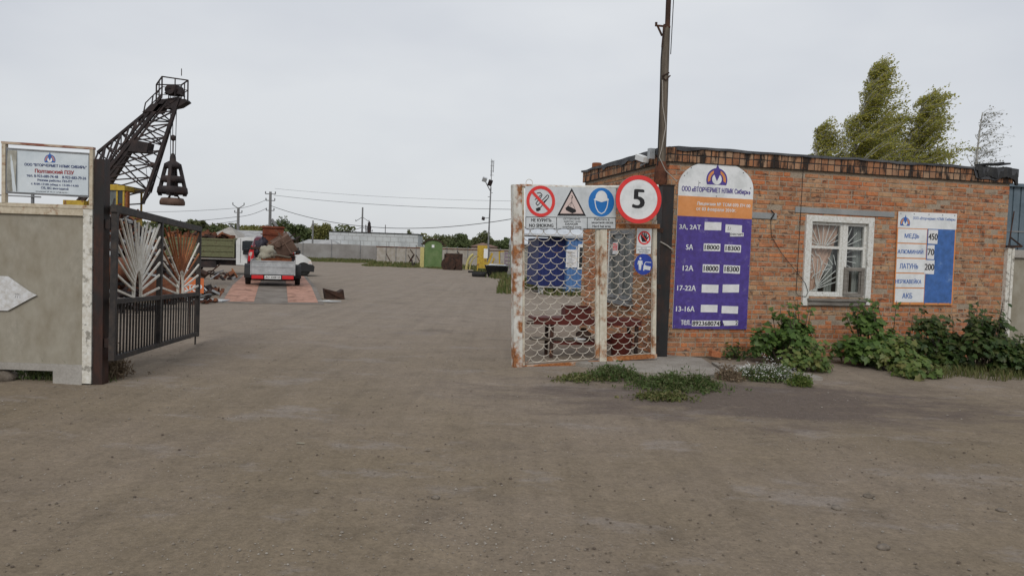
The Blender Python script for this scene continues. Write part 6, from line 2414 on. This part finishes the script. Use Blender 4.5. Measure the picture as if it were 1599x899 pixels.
# ---- leafy bushes along the gatehouse wall
def lobed(mb, p, nrm, r, q):
    nrm = nrm.normalized()
    b = nrm.orthogonal().normalized()
    b = M.Rotation(q.random() * 6.28, 3, nrm) @ b
    c = nrm.cross(b)
    prof = [(-.15, 0), (-.05, .42), (.22, .30), (.42, .46), (.55, .20), (1.0, 0), (.55, -.20), (.42, -.46), (.22, -.30), (-.05, -.42)]
    fold = .16
    mb.add([p + b * u * r + c * v_ * r + nrm * (-abs(v_) * r * fold - .12 * r * u * u) for u, v_ in prof], [(0, 1, 2, 3, 4, 5), (0, 5, 6, 7, 8, 9)])
def bush(lab, u, v_, rx, ry, h, n, seed, mat, leaf=.085, shoots=7, name='bush', clumps=16):
    """u along the facade, v metres in front of it"""
    q = random.Random(seed)
    pos = BC + V((cos(BRZ) * u + sin(BRZ) * v_, sin(BRZ) * u - cos(BRZ) * v_, 0))
    t_ = thing(name, lab, 'bush', pos, BRZ, 'bushes along the gatehouse wall')
    sm, lf = MB(), MB()
    cl = []
    for i in range(clumps):
        a = q.random() * 6.28
        k = sqrt(q.random())
        x, y = rx * k * cos(a) * .8, ry * k * sin(a) * .75
        z = h * (1 - .55 * k * k) * q.uniform(.18, .9)
        cl.append((V((x, y, z)), q.uniform(.12, .24)))
        sm.tube([(x * .2, y * .2, -.03), (x * .6, y * .6, z * .6), (x, y, z)], [.012, .008, .004], 4, False)
    for i in range(shoots):
        a = q.random() * 6.28
        x, y = rx * .75 * cos(a) * q.random(), ry * .4 * sin(a)
        z = h * q.uniform(.92, 1.2)
        e_ = V((x + q.gauss(0, .1), y, z))
        sm.tube([(x * .5, y * .5, 0), (x * .9, y, z * .6), e_], [.011, .008, .004], 4, False)
        for l_ in range(9):
            t = .5 + .5 * l_ / 8
            p = V((x * .9, y, z * .6)).lerp(e_, (t - .5) * 2) + V((q.gauss(0, .04), q.gauss(0, .04), q.gauss(0, .02)))
            lobed(lf, p, V((q.gauss(0, .6), -.5 + q.gauss(0, .5), .8)), leaf * q.uniform(.7, 1.3), q)
    for i in range(n):
        c, s_ = q.choice(cl)
        d = V((q.gauss(0, 1), q.gauss(0, 1), q.gauss(0, .8)))
        d.normalize()
        d *= q.random() ** .35
        p = c + d * s_
        if p.z < .01: p.z = q.uniform(.01, .1)
        lobed(lf, p, d * .7 + V((q.gauss(0, .35), -.45 + q.gauss(0, .35), .75)), leaf * q.uniform(.6, 1.45), q)
    part('stem', sm, BARKDARK, t_)
    part('foliage', lf, mat, t_)
def uv_of(px_, py_):
    """facade coordinates (along, in front) of the ground point seen at a photo pixel"""
    d = cam_m @ V(((px_ - 799.5) / cr_f, -(py_ - 449.5) / cr_f, -1))
    p = V((0, 0, 1.6)) + d * (-1.6 / d.z) - BC
    return p.x * cos(BRZ) + p.y * sin(BRZ), p.x * sin(BRZ) - p.y * cos(BRZ)
for lab, px_, py_, rx, ry, h, n, seed, mt, lf_, sh_, nm, cl_ in (
    ('bright green leafy bush between the purple price board and the window', 1222, 567, .64, .50, .84, 1100, 1, LEAF_BUSH, .085, 8, 'bush', 18),
    ('low yellow green bush spreading at the foot of the bush left of the window', 1258, 577, .34, .30, .38, 320, 2, LEAF_YELLOW, .075, 3, 'bush', 9),
    ('tall leafy bush growing under the right corner of the window', 1358, 569, .62, .50, .88, 1100, 3, LEAF_BUSH, .09, 10, 'bush', 18),
    ('light green bush in front of the bush under the window', 1392, 578, .40, .30, .50, 400, 4, LEAF_YELLOW, .085, 2, 'bush', 8),
    ('dark green bush under the blue metal price board', 1450, 570, .62, .50, .80, 1050, 5, LEAF_BUSH_DARK, .085, 8, 'bush', 18),
    ('wide dark bush at the right corner of the gatehouse', 1528, 577, .70, .55, .92, 1400, 6, LEAF_BUSH_DARK, .085, 9, 'bush', 20),
    ('bush with pale leaf edges by the white post at the right edge', 1600, 583, .55, .42, .62, 760, 7, LEAF_BUSH_DARK, .075, 5, 'bush', 14),
    ('low rosette of broad bright leaves in front of the dark bushes', 1432, 589, .34, .20, .22, 190, 8, LEAF_YELLOW, .095, 0, 'leafy_plant', 8)):
    u_, v_ = uv_of(px_, py_)
    bush(lab, u_, v_, rx, ry, h, n, seed, mt, lf_, sh_, nm, cl_)
bush('small dark weed at the wall foot beside the loose brick', 1.25, .16, .26, .12, .20, 110, 9, LEAF_BUSH_DARK, .05, 2, 'leafy_plant', 6)

# ---- weed clumps and grass by the apron
def weeds(name, lab, x, y, rx, ry, h, n, seed, mat, flowers=0, rz=0, grp='weed clumps by the concrete apron'):
    q = random.Random(seed)
    t_ = thing(name, lab, 'weeds', (x, y, 0), rz, grp)
    mb, fw = MB(), MB()
    for i in range(n):
        gx, gy = q.gauss(0, .5), q.gauss(0, .5)
        k = sqrt(gx * gx + gy * gy)
        if mnoise.noise((gx * 2.4, gy * 2.4, seed)) < -.22 + .25 * (1 - k): continue
        px_, py_ = rx * gx, ry * gy
        hh = h * max(.25, 1.05 - .5 * k * k) * q.uniform(.35, 1.1)
        if q.random() < .06: hh *= 1.7
        blade(mb, px_, py_, 0, hh, q, .005, .9)
        if q.random() < .75:
            for l_ in range(3):
                leaf_quad(mb, V((px_ + q.gauss(0, .025), py_ + q.gauss(0, .025), hh * q.uniform(.2, 1.))), q.uniform(.018, .036), q, .6, 1.7)
        if flowers and q.random() < flowers:
            for l_ in range(4):
                leaf_quad(fw, V((px_ + q.gauss(0, .02), py_ + q.gauss(0, .02), hh * q.uniform(.85, 1.15) + .01)), .016, q, 1, 1.1)
    part('foliage', mb, mat, t_)
    if flowers: part('flowers', fw, PETAL, t_)
def gp3(px_, py_):
    d = cam_m @ V(((px_ - 799.5) / cr_f, -(py_ - 449.5) / cr_f, -1))
    return V((0, 0, 1.6)) + d * (-1.6 / d.z)
for nm, lab, px_, py_, rx, ry, h, n, mt, fl2 in (('weed_clump', 'dense dark green weed clump in front of the gate mullion', 958, 590, .34, .24, .17, 900, LEAF_WEED, 0),
        ('weed_clump', 'wide ragged weed clump along the middle of the apron edge', 1060, 604, .52, .32, .18, 1500, LEAF_WEED, 0),
        ('weed_clump', 'thin yellowish weeds trailing at the left end of the apron', 905, 592, .30, .16, .07, 330, GRASS, 0),
        ('weed_clump', 'olive weed patch nearest the drive below the apron', 1035, 622, .34, .16, .09, 420, GRASS, 0),
        ('weed_clump', 'dry brown stalks between the weeds and the white flowers', 1137, 592, .14, .16, .20, 300, LEAF_DRY, 0),
        ('flowering_weed', 'patch of small white flowers on the broken apron edge', 1195, 590, .44, .26, .17, 1300, LEAF_WEED, .42),
        ('weed_clump', 'bright grass tuft at the right end of the white flowers', 1248, 600, .15, .14, .15, 320, LEAF_YELLOW, 0)):
    p = gp3(px_, py_)
    weeds(nm, lab, p.x, p.y, rx, ry, h, n, len(lab), mt, fl2, R(10))
p = gp3(176, 588)
weeds('dry_weeds', 'dry rust brown weeds at the foot of the left gate post', p.x, p.y, .16, .22, .30, 260, 5, LEAF_DRY)
p = gp3(60, 597)
weeds('weed_clump', 'dark green weeds under the concrete fence panel by the boulder', p.x, p.y + .25, .55, .12, .22, 420, 6, LEAF_WEED)
gr2 = MB()
q = random.Random(23)
for i in range(12000):
    u, v_ = q.uniform(2.9, 8.5), q.uniform(.6, 3.3)
    edge = 1.75 + .55 * (u - 3.0) if u < 4.2 else 2.41 + .1 * (u - 4.2)
    if v_ > edge + .45 * mnoise.noise((u * 1.7, v_ * 1.7, 3)): continue
    if u < 3.9 and v_ < 1.6: continue
    p = BC + V((cos(BRZ) * u + sin(BRZ) * v_, sin(BRZ) * u - cos(BRZ) * v_, 0))
    if mnoise.noise((p.x * 3, p.y * 3, 9)) < -.2: continue
    blade(gr2, p.x, p.y, gz(p.x, p.y), q.uniform(.04, .17), q, .006, .9)
struct('grass', gr2, GRASS, kind='stuff')

# ---- loose bits
m1 = MB()
m1.box((0, 0, .05), (.16, .12, .088), M.Rotation(.1, 3, 'Y'))
solo('loose_brick', m1, RUST_BRIGHT if False else noisy('orange brick', [(.36, .12, .05), (.44, .17, .08)], 5, .9, 0, .5, 40, .3), 'loose orange brick lying at the wall foot under the purple board', 'brick', (3.28, 12.18, .03), R(10))
for i, (px_, py_, r, lab) in enumerate(((934, 690, .0, ''),)):
    pass
m1 = MB()
m1.prism([(-.035, 0), (-.015, .012), (.035, .005), (.038, -.006), (-.02, -.014)], 0, .005, 'XY')
p = gp3(469, 691)
solo('wood_chip', m1, SACK, 'pale flat chip lying in the middle of the dirt drive', 'chip', (p.x, p.y, gz(p.x, p.y) + .004), R(-6))
ST = [(1380, 845, .045), (1307, 773, .03), (1750 / 1.0, 0, 0)]
for i, (px_, py_, r, lab) in enumerate(((1380, 853, .032, 'low flat stone in the dirt near the lower right corner'), (1357, 772, .030, 'stone on the dirt between the window side and the photographer'), (1563, 794, .026, 'small stone in the dirt at the far right'), (1306, 790, .028, 'round stone left of its neighbours in the right foreground'), (680, 775, .025, 'grey stone on the middle of the drive'))):
    p = gp3(px_, py_)
    rock('stone', lab, 'stone', p.x, p.y, r, STONE, 80 + i, 'single stones on the drive')
